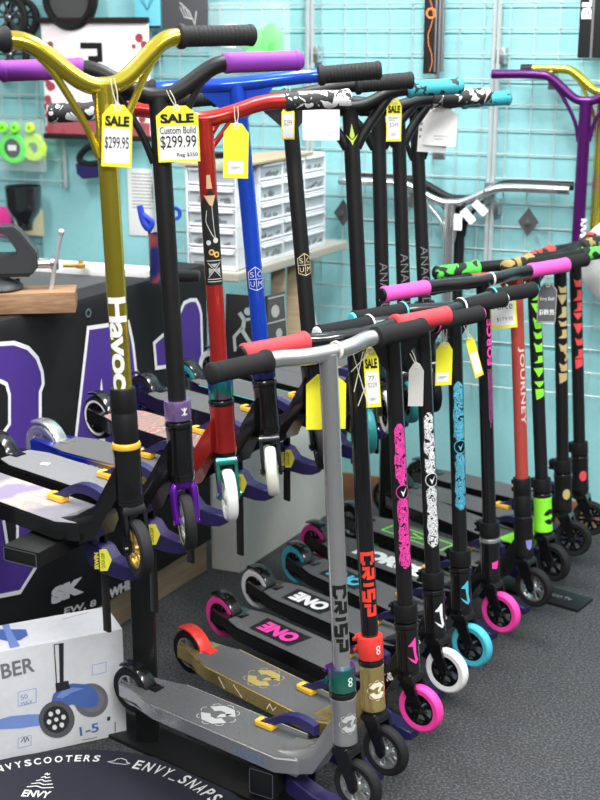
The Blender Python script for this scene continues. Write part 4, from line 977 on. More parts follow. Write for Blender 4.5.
# big dark round item at top
u, v = wp(70, -2, .12); M = WF @ T((u, v, .12)); k = proj(M.translation)[2] / FPX
r0 = empty('large_tyre', M.translation, 0, 'large black tyre cut off by the top edge, above the framed poster', 'tyre'); L = T(-M.translation) @ M
b = nb(); lathe(b, [(24 * k, -.018), (28 * k, -.02), (31 * k, -.008), (31 * k, .008), (28 * k, .02), (24 * k, .018), (23 * k, 0)], L, 40, closed=True); obj('tread', b, BLM, r0)
b = nb(); lathe(b, [(0, .004), (10 * k, .006), (23.5 * k, .004), (23.5 * k, -.004), (0, -.004)], L, 36); obj('inner_disc', b, mat('dark_grey_plastic', (.06, .06, .06), .6), r0)
# framed poster with red flowers and black mark
def flowers(b, M, w, h):
    rnd = random.Random(7)
    for k in range(60):
        e = rnd.random()
        if e < .4: x, y = rnd.uniform(-.49, -.40) * w, rnd.uniform(-.48, .3) * h
        elif e < .75: x, y = rnd.uniform(-.48, .48) * w, rnd.uniform(-.48, -.36) * h
        else: x, y = rnd.uniform(.36, .49) * w, rnd.uniform(-.48, .4) * h
        disc(b, x, y, rnd.uniform(.006, .016), M, k * .00002, 7)
hung('framed_poster', 'framed white and pink poster with dark red flowers and a black angular mark', 'poster', 41, 19, 152, 140, .115, .008,
     twocol('pink_white_paper', [(.45, (.85, .78, .78)), (.6, (.9, .88, .88))], 5, rough=.6, interp='LINEAR'),
     [('flower_border', flowers, mat('dark_red_flowers', (.35, .05, .07), .6)),
      ('red_band', lambda b, M, w, h: flat(b, [(-w * .49, -h * .49), (w * .49, -h * .49), (w * .49, -h * .36), (-w * .49, -h * .30)], M, .0004), mat('dusty_red', (.38, .08, .10), .6)),
      ('black_mark', lambda b, M, w, h: (stroke(b, [(-.13 * w, .28 * h), (.05 * w, .28 * h), (.05 * w, .17 * h), (-.06 * w, .17 * h)], .020, M, .001), stroke(b, [(-.02 * w, .15 * h), (.05 * w, .07 * h)], .024, M, .001)), TXB),
      ('frame_top', lambda b, M, w, h: box(b, M @ T((0, h * .49, .004)), w * 1.02, .018, .02, .002), mat('dark_frame', (.02, .012, .012), .5)),
      ('frame_bottom', lambda b, M, w, h: box(b, M @ T((0, -h * .49, .004)), w * 1.02, .018, .02, .002), mat('dark_frame', (.02, .012, .012), .5))])
# notice sheet, cream sheet and pink sheet near the bench
hung('notice_sheet', 'white printed notice sheet on the teal wall behind the purple gripped scooter', 'notice', 127, 168, 163, 237, .034, .001, PAPER,
     [('print_lines', lambda b, M, w, h: [stroke(b, [(-.38 * w, h * (.42 - .05 * k)), (w * (.38 if k % 3 else .2), h * (.42 - .05 * k))], .0035, M) for k in range(11)], TXG)])
hung('pink_sheet', 'hot pink sheet behind the vise at the left edge', 'paper', -12, 206, 12, 236, .034, .002, PNK)
hung('cream_sheet', 'cream sheet behind the black funnel shaped cup', 'paper', 14, 208, 44, 236, .033, .002, mat('cream_paper', (.72, .66, .42), .7))

# ------------------------------------------------------------------ repair bench with banner
TB = atz(125, 626, FLOOR) - Vector((0, 0, FLOOR)); TXD = Vector((.49, .872, 0)).normalized()
TF = frame(TB, TXD, (0, 0, 1)); TN = TF.col[2].to_3d()
uend = TF.inverted() @ Vector((*atz(212, 571, FLOOR).to_2d(), 0)); UE = uend.x; U0 = -1.15
TOPZ = .838
bench = empty('workbench', TB + Vector((0, 0, FLOOR)), 0, 'long repair bench with dark top at the left, draped with the black banner', 'bench')
def bk(name, f, m): b = nb(); f(b); bmesh.ops.translate(b, vec=-Vector((TB.x, TB.y, FLOOR)), verts=b.verts[:]); return obj(name, b, m, bench)
# depth of bench: runs back to the wall on a quadrilateral plan
def plan(u0, u1, back):
    def onw(u):   # point where the line through (u, front) going back meets the wall
        o = TF @ Vector((u, 0, 0)); d = -TN; den = d.dot(WN); t = (W0 - o).dot(WN) / den if abs(den) > .05 else 9
        return min(t - .04, back)
    A = TF @ Vector((u0, 0, -.006)); B = TF @ Vector((u1, 0, -.006)); C_ = TF @ Vector((u1, 0, -onw(u1))); D = TF @ Vector((u0, 0, -onw(u0)))
    return [(p.x, p.y) for p in (A, B, C_, D)]
# the bench outline: front edge, end at the desk, back edge along the wall
fa = TF @ Vector((U0, 0, -.006)); fb = TF @ Vector((UE - .01, 0, -.006))
wq = lambda u_: (WF @ Vector((u_, 0, .045)))
w1 = atz(172, 276, TOPZ); w1.z = 0; w2 = w1 - WX * 1.25
outline = [(fa.x, fa.y), (fb.x, fb.y), (w1.x, w1.y), (w2.x, w2.y)]
bk('bench_top', lambda b: prism(b, outline, TOPZ - .03, TOPZ, Matrix(), .002), TABT)
cen = Vector((sum(p[0] for p in outline) / 4, sum(p[1] for p in outline) / 4))
ins = [((p[0] - cen.x) * .965 + cen.x, (p[1] - cen.y) * .965 + cen.y) for p in outline]
bk('bench_body', lambda b: prism(b, ins, FLOOR + .10, TOPZ - .03), PANEL)
fb2 = TF @ Vector((UE, 0, -.03)); fa2 = TF @ Vector((U0, 0, -.03))
bk('kick_board', lambda b: bar(b, Vector((fa2.x, fa2.y, FLOOR + .075)), Vector((fb2.x, fb2.y, FLOOR + .075)), .03, .15, .002), WOOD)
# banner: one sheet with a rolled top edge
def tp_(px, py, off=.006): return onplane(TF, px, py, off)
ban = empty('vinyl_banner', TF @ Vector((0, .4, .004)), 0, 'black vinyl banner with white edged purple letters hanging over the bench front', 'banner')
BO = ban.location.copy()
def bn(name, f, m, lift=.006):
    b = nb(); f(b, TF @ T((0, 0, lift)))
    bmesh.ops.translate(b, vec=-BO, verts=b.verts[:]); return obj(name, b, m, ban)
vb = tp_(125, 592)[1]
def sheet(b, M):
    n = 26; prev = None
    prof = [(vb, .0), (vb, .003), (TOPZ - .04, .004), (TOPZ - .01, .006), (TOPZ + .004, .001), (TOPZ + .0055, -.012), (TOPZ + .0045, -.09), (TOPZ + .002, -.09), (TOPZ + .002, -.012), (TOPZ - .01, .001), (TOPZ - .04, .0005)]
    A = [b.verts.new(TF @ Vector((U0, y, z))) for y, z in prof]; B = [b.verts.new(TF @ Vector((UE, y, z))) for y, z in prof]
    k = len(prof)
    for i in range(k): b.faces.new((A[i], A[(i + 1) % k], B[(i + 1) % k], B[i]))
    b.faces.new(A[::-1]); b.faces.new(B)
bn('banner_sheet', sheet, BANNER)
def px_poly(pts): return [tp_(x, y) for x, y in pts]
def letter(nm, pts, edge=True, closed=True, w=.011):
    P = px_poly(pts)
    bn(nm, lambda b, M: flat(b, P, M, 0), BPUR, .0062)
    if edge: bn('letter_outline', lambda b, M: stroke(b, P, w, M, 0, closed), BWHT, .0068)
letter('purple_letter', [(-40, 352), (-15, 345), (14, 343), (28, 348), (37, 358), (42, 372), (43, 384), (40, 392), (40, 560), (20, 592), (0, 596), (-40, 600)])
P = px_poly([(-10, 385), (0, 381), (6, 384), (9, 395), (9, 424), (2, 434), (-10, 440)])
bn('letter_counter', lambda b, M: flat(b, P, M, 0), BANNER, .0072); bn('letter_outline', lambda b, M: stroke(b, P, .010, M, 0, True), BWHT, .0076)
P = px_poly([(3, 520), (8, 552), (12, 556), (17, 552), (17, 520)])
bn('letter_counter', lambda b, M: flat(b, P, M, 0), BANNER, .0072); bn('letter_outline', lambda b, M: stroke(b, P, .010, M, 0), BWHT, .0076)
letter('purple_letter', [(88, 328), (128, 322), (130, 330), (133, 345), (140, 410), (146, 500), (140, 516), (92, 520), (72, 470)])
P = px_poly([(101, 378), (103, 396), (99, 396)]); bn('letter_slit', lambda b, M: flat(b, P, M, 0), BWHT, .0076)
P = px_poly([(100, 428), (104, 428), (106, 470), (96, 470)]); bn('letter_slit', lambda b, M: flat(b, P, M, 0), BWHT, .0076)
letter('purple_letter', [(154, 343), (163, 335), (167, 335), (170, 364), (170, 366), (156, 368)])
letter('purple_letter', [(178, 317), (184, 303), (190, 300), (196, 300), (199, 306), (201, 314), (204, 420), (186, 440)])
def btext(s, x0, y0, x1, y1, hpx, sk=0, bold=.04):
    a = Vector(tp_(x0, y0)); c = Vector(tp_(x1, y1)); k = (Vector(tp_(x0, y0 - hpx)) - a).length; d = c - a; an = math.atan2(d.y, d.x)
    bn('lettering', lambda b, M: text(b, s, d.length, k, M @ T(((a.x + c.x) / 2, (a.y + c.y) / 2, 0)) @ R(an, 'Z'), bold=bold), BWHT, .0066)
btext('SK', 51, 597, 84, 584, 17, bold=.09); btext('1WHEEL', 106, 596, 141, 578, 10, bold=.06); btext('EW, 8', 64, 612, 96, 603, 8, bold=.03)
P = Vector(tp_(88, 313)); bn('eyelet', lambda b, M: disc(b, P.x, P.y, .012, M, r0=.007), RAW, .0075)
# rim mat on the bench, papers along the back
bk('white_back_strip', lambda b: bar(b, Vector((w1.x, w1.y, TOPZ + .012)) + WN * .04 - WX * .04, Vector((w2.x, w2.y, TOPZ + .012)) + WN * .04, .07, .024, .001), PAPER)
def on_bench(px, py, z=TOPZ): return atz(px, py, z)
# wood block and vise
c0 = on_bench(82, 313, TOPZ + .008); 
bl = frame(c0, TXD, (0, 0, 1))
bx_ = -TN
blk = frame(c0, WX, (0, 0, 1))
b = nb(); box(b, frame((c0.x - .15, c0.y + .035, TOPZ + .033), (.99, .12, 0), (-.12, .99, 0)), .26, .10, .05, .003)
tag(obj('wood_block', b, WOODB), 'brown oak block under the vise on the bench corner', 'wood block')
VB = Vector((c0.x - .185, c0.y + .04, TOPZ + .059))
VB.x -= .020; VB.z += .001; vise = empty('bench_vise', VB, .12, 'dark cast iron bench vise with steel handle on the oak block', 'vise')
b = nb(); lathe(b, [(0, 0), (.062, 0), (.064, .004), (.060, .012), (.046, .020), (.030, .026), (.030, .034), (0, .034)], Matrix(), 28)
for a_ in (.3, 2.4, 4.4): tube(b, [(.05 * math.cos(a_), .05 * math.sin(a_), .008), (.05 * math.cos(a_), .05 * math.sin(a_), .022)], .006, seg=8)
obj('swivel_base', b, IRON, vise); vise.scale = (.93, .93, .93)
b = nb(); box(b, T((.0, 0, .062)), .17, .062, .058, .006); box(b, T((-.02, 0, .036)), .09, .05, .02, .004)
prism(b, [(-.10, .085), (-.02, .085), (-.005, .10), (-.01, .165), (-.05, .165), (-.075, .12), (-.10, .115)], -.035, .035, R(PI / 2, 'X'), .004)
obj('fixed_jaw', b, IRON, vise)
b = nb(); prism(b, [(.090, .040), (.105, .058), (.105, .095), (.065, .150), (.05, .163), (.015, .163), (.008, .150), (.035, .142), (.055, .11), (.06, .088), (.0, .088), (.0, .040)], -.034, .034, R(PI / 2, 'X'), .004)
obj('sliding_jaw', b, mat('vise_iron_light', (.05, .053, .055), .45, .4), vise)
b = nb(); tube(b, [(.09, 0, .062), (.148, 0, .062)], .012, seg=16); lathe(b, [(0, 0), (.015, 0), (.017, .004), (.017, .018), (.013, .022), (0, .022)], T((.135, 0, .062)) @ R(PI / 2, 'Y'), 16); obj('screw', b, RAW, vise)
b = nb(); p0 = Vector((.128, -.012, -.028)); p1 = Vector((.168, -.012, .145)); tube(b, [p0, p1], .0058, seg=12)
for q in (p0, p1): lathe(b, [(math.sin(PI * k / 8) * .0095, math.cos(PI * k / 8) * .0095) for k in range(9)], T(q), 14)
obj('handle', b, mat('bright_steel', (.75, .77, .78), .3, .7), vise)
# black funnel cup behind the vise (hangs on the wall)
u, v = wp(24, 206, .16); M = WF @ T((u, v, .16)) @ R(-PI / 2, 'X'); k = proj(M.translation)[2] / FPX
cup = empty('black_hopper', M.translation, 0, 'glossy black funnel shaped cup with white print above the vise', 'cup'); L = T(-M.translation) @ M
b = nb(); H_ = [(0, -24), (7.5, -24), (8, -18), (10, -13), (15, -7), (17.6, 0), (18.4, 20), (17.4, 20), (16.6, 2), (9, -12), (0, -14)]
lathe(b, [(r_ * k, z_ * k) for r_, z_ in H_], L, 30); obj('cup_shell', b, mat('black_clear_gloss', (.012, .012, .013), .12, 0, 1), cup)
b = nb(); text(b, 'FLU', 12 * k, 4.5 * k, T((-9 * k, 0, 0)), bold=.0); text(b, 'URBAN', 8 * k, 2.6 * k, T((6 * k, 1.6 * k, 0)), bold=.0); disc(b, 14.5 * k, 0, 3.2 * k, r0=2.4 * k); stroke(b, [(12.6 * k, 1.8 * k), (14.5 * k, 0), (16.4 * k, 1.8 * k)], .8 * k); stroke(b, [(14.5 * k, 0), (14.5 * k, -2.6 * k)], .8 * k)
for vv in b.verts: vv.co.z = 0
wrap(b, L, 17.3 * k, -PI / 2, 11 * k); obj('cup_print', b, TXS, cup)
# blue handled tools in a patterned can
q = on_bench(160, 282, TOPZ + .012); can = empty('tool_can', (q.x, q.y, TOPZ + .012), 0, 'dark blue and red patterned can on the bench behind the purple gripped scooter', 'can')
b = nb(); lathe(b, [(0, 0), (.026, 0), (.027, .003), (.027, .13), (.025, .13), (.025, .006), (0, .006)], Matrix(), 24); obj('can_body', b, twocol('blue_red_can', [(.45, (.015, .02, .12)), (.6, (.3, .06, .03)), (.66, (.02, .03, .2))], 18, rough=.35, interp='LINEAR', detail=1), can)
for k, (x, y, lean, nm) in enumerate(((-.012, 0, -.10, 'blue handled pliers in the can, left one'), (.012, .004, .18, 'blue ring handled tool in the can, right one'))):
    o0 = Vector((q.x + x, q.y + y, TOPZ + .022)); tl = empty('hand_tool', o0, 0, nm, 'tool'); d = Vector((lean, 0, 1)).normalized()
    b = nb(); tube(b, [(0, 0, 0), d * .14], .004, seg=8); obj('shaft', b, IRON, tl)
    b = nb()
    if k == 0:
        tube(b, [d * .13, d * .155 + Vector((-.012, 0, 0)), d * .195 + Vector((-.016, 0, 0))], [.008, .010, .010, .010, .009, .009, .009, .009, .008], seg=10, smooth=4)
        tube(b, [d * .13, d * .150 + Vector((.010, 0, 0)), d * .172 + Vector((-.012, 0, 0))], .008, seg=10, smooth=4)
    else: lathe(b, [(.010, -.005), (.018, -.006), (.020, 0), (.018, .006), (.010, .005)], T(d * .175) @ R(PI / 2, 'X'), 20, closed=True)
    obj('tool_handle', b, mat('royal_blue_plastic', (.02, .05, .45), .4), tl)
# small brass fitting on the back strip
q = atz(81, 266, TOPZ + .03); b = nb(); tube(b, [(q.x - .05, q.y, TOPZ + .032), (q.x - .01, q.y, TOPZ + .032)], .006, seg=10); lathe(b, [(0, 0), (.013, 0), (.014, .01), (.007, .014), (.006, .022), (0, .022)], T((q.x, q.y, TOPZ + .0245)), 14)
tag(obj('brass_fitting', b, mat('brass', (.55, .33, .1), .4, .6)), 'small brass fitting lying at the back of the bench', 'fitting')
# black grip roll at bench end
q = atz(178, 276, TOPZ + .02); b = nb(); bar(b, q + Vector((-.05, 0, .0)), q + Vector((.06, .0, .0)), .05, .028, .010); tag(obj('rolled_pouch', b, BLM), 'black rolled pouch at the end of the bench', 'pouch')
# clamp hanging on the wall behind the gold bar
u, v = wp(88, 160, .12); M = WF @ T((u, v, .12)); k = proj(M.translation)[2] / FPX; L = T(-M.translation) @ M
hc = empty('spare_clamp', M.translation, 0, 'spare bar clamp with black and navy jaws hanging behind the gold bar', 'clamp')
b = nb(); tube(b, [(22 * k, 12 * k, 0), (12 * k, 15 * k, 0), (0, 12 * k, 0), (-8 * k, 5 * k, 0), (-9 * k, -1 * k, 0), (0, -4 * k, 0), (12 * k, -3 * k, 0)], .012, L, 8, smooth=4); obj('black_jaw', b, BLM, hc)
b = nb(); prism(b, [(-13 * k, -4 * k), (14 * k, -5 * k), (16 * k, -16 * k), (-6 * k, -19 * k), (-12 * k, -14 * k)], -.012, .012, L, .004); obj('navy_jaw', b, CLB, hc)
b = nb(); box(b, L @ T((22 * k, -8 * k, 0)), .02, 46 * k, .008, .001); obj('clamp_bar', b, RACK, hc)

# ------------------------------------------------------------------ desk with drawer cabinets beyond the bench
DZ = .822
D0 = Vector((-.187, 3.69, 0)); dW = -WX; dR = TXD
# side length until wall
t_side = (W0 - D0).dot(WN) / dR.dot(WN)
t_side = (t_side) - .10
desk = empty('corner_desk', (D0.x, D0.y, FLOOR), 0, 'beige desk beyond the bench carrying the white drawer cabinets', 'desk')
def dk(name, f, m): b = nb(); f(b); bmesh.ops.translate(b, vec=-Vector((D0.x, D0.y, FLOOR)), verts=b.verts[:]); return obj(name, b, m, desk)
def quad(off_front, off_side, lw, ls):
    P0 = D0 - dR * off_front + (-dW) * off_side
    A = P0; B = P0 + dR * (ls + off_front); C_ = B + dW * lw; D_ = A + dW * lw
    return [(p.x, p.y) for p in (A, B, C_, D_)]
lw = .155
dk('desk_top', lambda b: prism(b, quad(.02, .02, lw + .045, t_side), DZ - .025, DZ, Matrix(), .003), BEIGE)
dk('lower_cabinet', lambda b: prism(b, quad(-.002, 0, lw - .06, t_side - .0), FLOOR, .30, Matrix(), .002), PANEL)
for t_, s_ in ((.30, .0), (.40, .0)):
    P = D0 + dR * t_ + dW * .03
    dk('desk_leg', lambda b: bar(b, Vector((P.x, P.y, .30)), Vector((P.x, P.y, DZ - .025)), .03, .045, .002, up=(1, 0, 0)), WOOD)
P = D0 + dR * (t_side - .05) + dW * .02
dk('diagonal_brace', lambda b: bar(b, Vector((P.x - .10, P.y - .2, DZ - .03)), Vector((P.x + .0, P.y, .30)), .02, .02, .002), PANEL)
# the white drawer cabinets
CBH = .30
def cabinet(o, xd, w, dep, cols, rows, label, group='white drawer cabinets'):
    M = frame(o, xd, (0, 0, 1)); r_ = empty('drawer_cabinet', o, 0, label, 'drawer cabinet', group); L = T(-Vector(o)) @ M
    b = nb(); t = .006
    box(b, L @ T((w / 2, CBH / 2, -dep + .003)), w, CBH, .006)
    box(b, L @ T((w / 2, t / 2, -dep / 2)), w, t, dep, .001); box(b, L @ T((w / 2, CBH - t / 2, -dep / 2)), w, t, dep, .001)
    for k in range(cols + 1): box(b, L @ T((t / 2 + (w - t) * k / cols, CBH / 2, -dep / 2)), t, CBH, dep, .001)
    for k in range(1, rows): box(b, L @ T((w / 2, CBH * k / rows, -dep / 2)), w, .006, dep, .001)
    obj('cabinet_shell', b, WPL, r_)
    cw = (w - t) / cols; rh = CBH / rows; rnd = random.Random(cols * 7 + rows)
    for c in range(cols):
        for k in range(rows):
            Q = L @ T((t + cw * c + (cw - t) / 2, rh * (k + .5) + .001, -.004))
            b = nb(); ww, hh = cw - t - .003, rh - .009
            box(b, Q @ T((0, 0, 0)), ww, hh, .003, .001); box(b, Q @ T((0, -hh * .44, -dep * .42)), ww, .002, dep * .8); 
            dr = obj('drawer', b, CLEAR, r_)
            b = nb(); box(b, Q @ T((0, hh * .38, .006)), ww * .95, hh * .14, .010, .001); box(b, Q @ T((0, -hh * .42, .0028)), ww, hh * .12, .004, .001); obj('drawer_rim', b, WPL, dr)
            if rnd.random() < .8:
                b = nb()
                for q_ in range(5): box(b, Q @ T((rnd.uniform(-.35, .35) * ww, -hh * rnd.uniform(.1, .3), .0017)) @ R(rnd.random() * .5, 'Z'), ww * rnd.uniform(.1, .25), hh * rnd.uniform(.1, .3), .001)
                obj('drawer_contents', b, mat('dim_contents', (.22, .24, .25), .6), dr)
    return r_
o1 = D0 + dW * (lw + .01) + dR * .02 + Vector((0, 0, DZ + .001))
cabinet(o1, WX, lw + .005, .12, 1, 5, 'white cabinet of five clear drawers facing the camera, between red and blue bars')
o2 = D0 + dR * .150 + dW * .006 + Vector((0, 0, DZ + .001))
cabinet(o2, dR, .41, .13, 3, 5, 'white cabinet of clear drawers in three columns beside the tall black bar')
P = o1 + WX * .02 + Vector((0, 0, CBH))
b = nb(); prism(b, [(o1.x - .02, o1.y - .01), (D0.x + .02, D0.y - .01), (D0.x + dR.x * .47, D0.y + dR.y * .47), (D0.x + dR.x * .47 - .12, D0.y + dR.y * .47 + .04), (o1.x + .05, o1.y + .15)], DZ + CBH + .002, DZ + CBH + .008)
tag(obj('cardboard_sheet', b, mat('tan_cardboard', (.42, .31, .20), .7)), 'flat tan cardboard lying on top of the drawer cabinets', 'cardboard')
q = atz(214, 172, DZ + CBH + .009); jar = empty('round_jar', (q.x, q.y + .04, DZ + CBH + .009), 0, 'small pale jar with black lid on top of the drawers', 'jar')
b = nb(); lathe(b, [(0, 0), (.026, 0), (.028, .003), (.028, .035), (0, .035)], Matrix(), 20); obj('jar_body', b, mat('pale_green_jar', (.55, .62, .45), .4), jar)
b = nb(); lathe(b, [(0, .0355), (.030, .0355), (.030, .048), (0, .05)], Matrix(), 20); obj('jar_lid', b, BLM, jar)
# posters leaning under the desk top
def leaner(name, label, px, py, w, h, yoff, m, extra=(), yaw=-.36, lean=.08):
    p = aty(px, py, yoff); r_ = empty(name, p, 0, label, 'poster'); M = R(yaw, 'Z') @ R(PI / 2 - lean, 'X')
    b = nb(); box(b, M, w, h, .004, .0008); obj('board', b, m, r_)
    for pn, f, mm in extra:
        b = nb(); f(b, M @ T((0, 0, .0028))); obj(pn, b, mm, r_)
def skater(b, M):
    for pts, w in (([(-.02, .07), (-.005, .05), (-.01, .02), (.012, -.01), (-.002, -.05), (-.01, -.08)], .012), ([(-.005, .05), (.03, .06), (.05, .045)], .008), ([(-.01, .03), (-.035, .0), (-.03, -.04)], .009), ([(.01, -.01), (.03, -.04), (.025, -.08)], .010)): stroke(b, pts, w, M)
    disc(b, .005, .075, .011, M)
leaner('skate_poster', 'black poster with a grey standing figure leaning under the desk', 246, 338, .125, .24, 3.50, TXB, [('figure_print', skater, mat('grey_green_print', (.25, .3, .28), .6))])
def cells(b, M):
    stroke(b, [(-.045, .1), (.045, .1), (.045, -.1), (-.045, -.1)], .004, M, 0, True); stroke(b, [(-.045, .03), (.045, .03)], .004, M); stroke(b, [(-.045, -.04), (.045, -.04)], .004, M)
    disc(b, .0, .06, .018, M); disc(b, .01, -.005, .014, M)
leaner('photo_poster', 'black and white photo poster with framed cells behind the blue bar', 276, 332, .10, .22, 3.58, mat('photo_grey', (.06, .06, .06), .5), [('frame_lines', cells, mat('pale_photo', (.38, .38, .36), .6))], yaw=.9)
# dark shoe boxes and bag under desk (top surfaces of dark things behind the decks)
b = nb(); q = aty(330, 395, 3.62); lathe(b, [(0, 0), (.05, .0), (.055, .05), (.03, .085), (0, .09)], T((q.x, q.y, .335)), 20); tag(obj('black_helmet', b, mat('black_helmet_shell', (.02, .02, .02), .4)), 'black rounded helmet behind the red grip', 'helmet')
# white round item seen at the right edge
u, v = wp(630, 257, .065); M = WF @ T((u, v, .16)); k = proj(M.translation)[2] / FPX
b = nb(); lathe(b, [(0, .012), (30 * k, .010), (45 * k, .002), (47 * k, -.004), (45 * k, -.010), (0, -.012)], M, 40); tag(obj('white_disc', b, mat('pale_grey_plastic', (.55, .56, .55), .5)), 'large pale grey round shape at the right edge behind the red camouflage bar', 'disc')

# ------------------------------------------------------------------ carton and round mat at lower left
BX0 = atz(127, 734, FLOOR); bl_ = atz(0, 762, FLOOR); bdx = (BX0 - bl_).normalized(); bdy = Vector((-bdx.y, bdx.x, 0))
BW, BD, BH = .62, .135, .275
cart = empty('scooter_carton', BX0, 0, 'white carton printed with a blue three wheeled toddler scooter', 'box')
CF = frame((0, 0, 0), bdx, (0, 0, 1))     # front face frame relative to corner, x to the right
b = nb(); box(b, T(-bdx * BW / 2 + bdy * BD / 2 + Vector((0, 0, BH / 2 + .001))) @ Matrix.Rotation(math.atan2(bdx.y, bdx.x), 4, 'Z'), BW, BD, BH, .003)
obj('carton_body', b, BOXW, cart)
CFW = frame(BX0, bdx, (0, 0, 1))
def cpx(x, y): return onplane(CFW, x, y, 0)
def cprint(name, f, m, lift=.0012): b = nb(); f(b, CF @ T((0, 0, lift))); return obj(name, b, m, cart)
def ctext(s, x0, y0, x1, y1, hpx, m, bold=.02):
    a = Vector(cpx(x0, y0)); c = Vector(cpx(x1, y1)); h_ = (Vector(cpx(x0, y0 - hpx)) - a).length; d = c - a
    cprint('lettering', lambda b, M: text(b, s, d.length, h_, M @ T(((a + c) / 2).to_3d()) @ R(math.atan2(d.y, d.x), 'Z') @ T((0, h_ / 2, 0)), bold=bold), m)
ctext('BER', 2, 679, 35, 671, 15, CGR); ctext('1-5', 80, 736, 99, 731, 9, CBL); ctext('50', 21, 700, 28, 698, 5, CBL2, 0); ctext('MAX', 21, 706, 33, 703, 4, CBL2, 0)
S = lambda *p: [cpx(x, y) for x, y in p]
cprint('frame_print', lambda b, M: (stroke(b, S((18, 692), (36, 688), (36, 702), (18, 706)), .0012, M, 0, True), stroke(b, S((92, 665), (106, 662), (106, 672), (92, 675)), .0012, M, 0, True), stroke(b, S((18, 738), (31, 735), (31, 745), (18, 748)), .0012, M, 0, True)), CBL2)
cprint('deck_print', lambda b, M: flat(b, S((-30, 724), (0, 719), (10, 716), (30, 714), (42, 714), (42, 725), (20, 728), (0, 729), (-30, 731)), M), CBL2)
def circ(b, M, x, y, rx, ry, r0=0, n=28):
    if not r0: flat(b, S(*[(x + rx * math.cos(2 * PI * k / n), y - ry * math.sin(2 * PI * k / n)) for k in range(n)]), M)
cprint('rear_wheel_print', lambda b, M: circ(b, M, 91, 700, 17, 17), mat('carton_wheel_grey', (.17, .17, .18), .5), .0014)
cprint('rear_wheel_inner', lambda b, M: circ(b, M, 92, 700, 12, 12), CGR, .0016)
cprint('fork_cover_print', lambda b, M: flat(b, S((50, 706), (53, 694), (60, 687), (72, 683), (88, 684), (96, 690), (99, 700), (96, 706), (86, 708), (72, 704), (66, 706), (58, 702)), M), CBL, .0020)
cprint('fork_shine_print', lambda b, M: flat(b, S((56, 697), (62, 690), (72, 687), (84, 688), (72, 692), (62, 698)), M), CBL2, .0023)
cprint('pole_print', lambda b, M: flat(b, S((53.5, 644), (63.5, 642.5), (63.5, 685), (56, 686)), M), CDK, .0018)
cprint('pole_shine_print', lambda b, M: flat(b, S((54.5, 645), (58.5, 644), (59.5, 682), (57, 683)), M), PAPER, .0021)
cprint('pole_base_print', lambda b, M: flat(b, S((55, 683), (68, 680), (70, 688), (56, 692)), M), CDK, .0024)
cprint('front_wheel_print', lambda b, M: circ(b, M, 56.5, 719, 18, 18.5), mat('carton_tyre_grey', (.11, .11, .12), .5), .0022)
cprint('front_wheel_inner', lambda b, M: circ(b, M, 56, 719, 13, 13.5), CDK, .0025)
cprint('wheel_holes_print', lambda b, M: [circ(b, M, 56 + 7.5 * math.cos(a), 719 - 8 * math.sin(a), 2.4, 2.6, n=10) for a in [PI / 3 * k + .3 for k in range(6)]] + [circ(b, M, 56, 719, 2.2, 2.2, n=10)], PAPER, .0028)
cprint('small_print', lambda b, M: (stroke(b, S((21, 742), (24, 737), (25, 742), (27, 737), (29, 741)), .002, M), flat(b, S((107, 717), (110, 716), (110, 720), (107, 721)), M), stroke(b, S((115, 722), (115, 732)), .002, M), stroke(b, S((82, 740), (97, 737)), .0014, M)), CDK)
# print on the top face
TFr = frame((0, 0, BH + .0018), bdx, bdy); TFW = frame(BX0 + Vector((0, 0, BH)), bdx, bdy)
def tpx(x, y): return onplane(TFW, x, y, 0)
def tprint(name, pts, m, z=0): b = nb(); flat(b, [tpx(*p) for p in pts], TFr, z); obj(name, b, m, cart)
tprint('top_deck_print', [(-30, 638), (-5, 635), (0, 630), (16, 630), (26, 630), (28, 636), (20, 641), (8, 642), (0, 640), (-30, 645)], CBL)
tprint('top_bar_print', [(2, 626), (9, 625), (11, 631), (20, 647), (10, 649), (6, 636)], CBL2, .0006)
b = nb(); a = Vector(tpx(62, 620)); c = Vector(tpx(88, 613)); text(b, 'SCOOTER', (c - a).length, .014, TFr @ T(((a + c) / 2).to_3d()) @ R(math.atan2((c - a).y, (c - a).x) + 0, 'Z'), bold=0) if False else stroke(b, [a, c], .004, TFr); obj('top_small_print', b, mat('carton_pale_grey_print', (.55, .55, .56), .5), cart)
# round mat
def circle3(a, b, c):
    d = 2 * (a.x * (b.y - c.y) + b.x * (c.y - a.y) + c.x * (a.y - b.y)); A, B, C_ = (v.x ** 2 + v.y ** 2 for v in (a, b, c))
    return Vector(((A * (b.y - c.y) + B * (c.y - a.y) + C_ * (a.y - b.y)) / d, (A * (c.x - b.x) + B * (a.x - c.x) + C_ * (b.x - a.x)) / d, FLOOR))
MC_ = circle3(*[atz(x, y, FLOOR) for x, y in ((5, 771), (100, 762), (210, 796))]); RM = (atz(100, 762, FLOOR) - MC_).length + .045; mt = empty('round_mat', MC_, 0, 'dark navy round floor mat with white lettering along its rim', 'mat')
b = nb(); lathe(b, [(0, 0), (RM - .002, 0), (RM, .003), (RM - .004, .006), (0, .006)], Matrix(), 96); obj('mat_fabric', b, NAVY, mt)
def arc_text(s, a0, rad, hgt, adv, bold=.02, shear=0):
    a = a0
    for ch in s:
        wdt = adv * {'I': .45, 'J': .8, '_': .9, 'N': 1.05, 'O': 1.08, ' ': .5}.get(ch, .93)
        if ch != ' ':
            b = nb(); am = a - wdt / 2 / rad
            Mx = T((0, 0, .0068)) @ R(am - PI / 2, 'Z') @ T((0, rad, 0))
            if ch == '_': flat(b, [(-wdt * .4, -.002), (wdt * .4, -.002), (wdt * .4, .001), (-wdt * .4, .001)], Mx)
            else: text(b, ch, wdt * .74, hgt, Mx @ T((0, hgt / 2, 0)), bold=bold)
            obj('lettering', b, TXW, mt)
        a -= wdt / rad
    return a
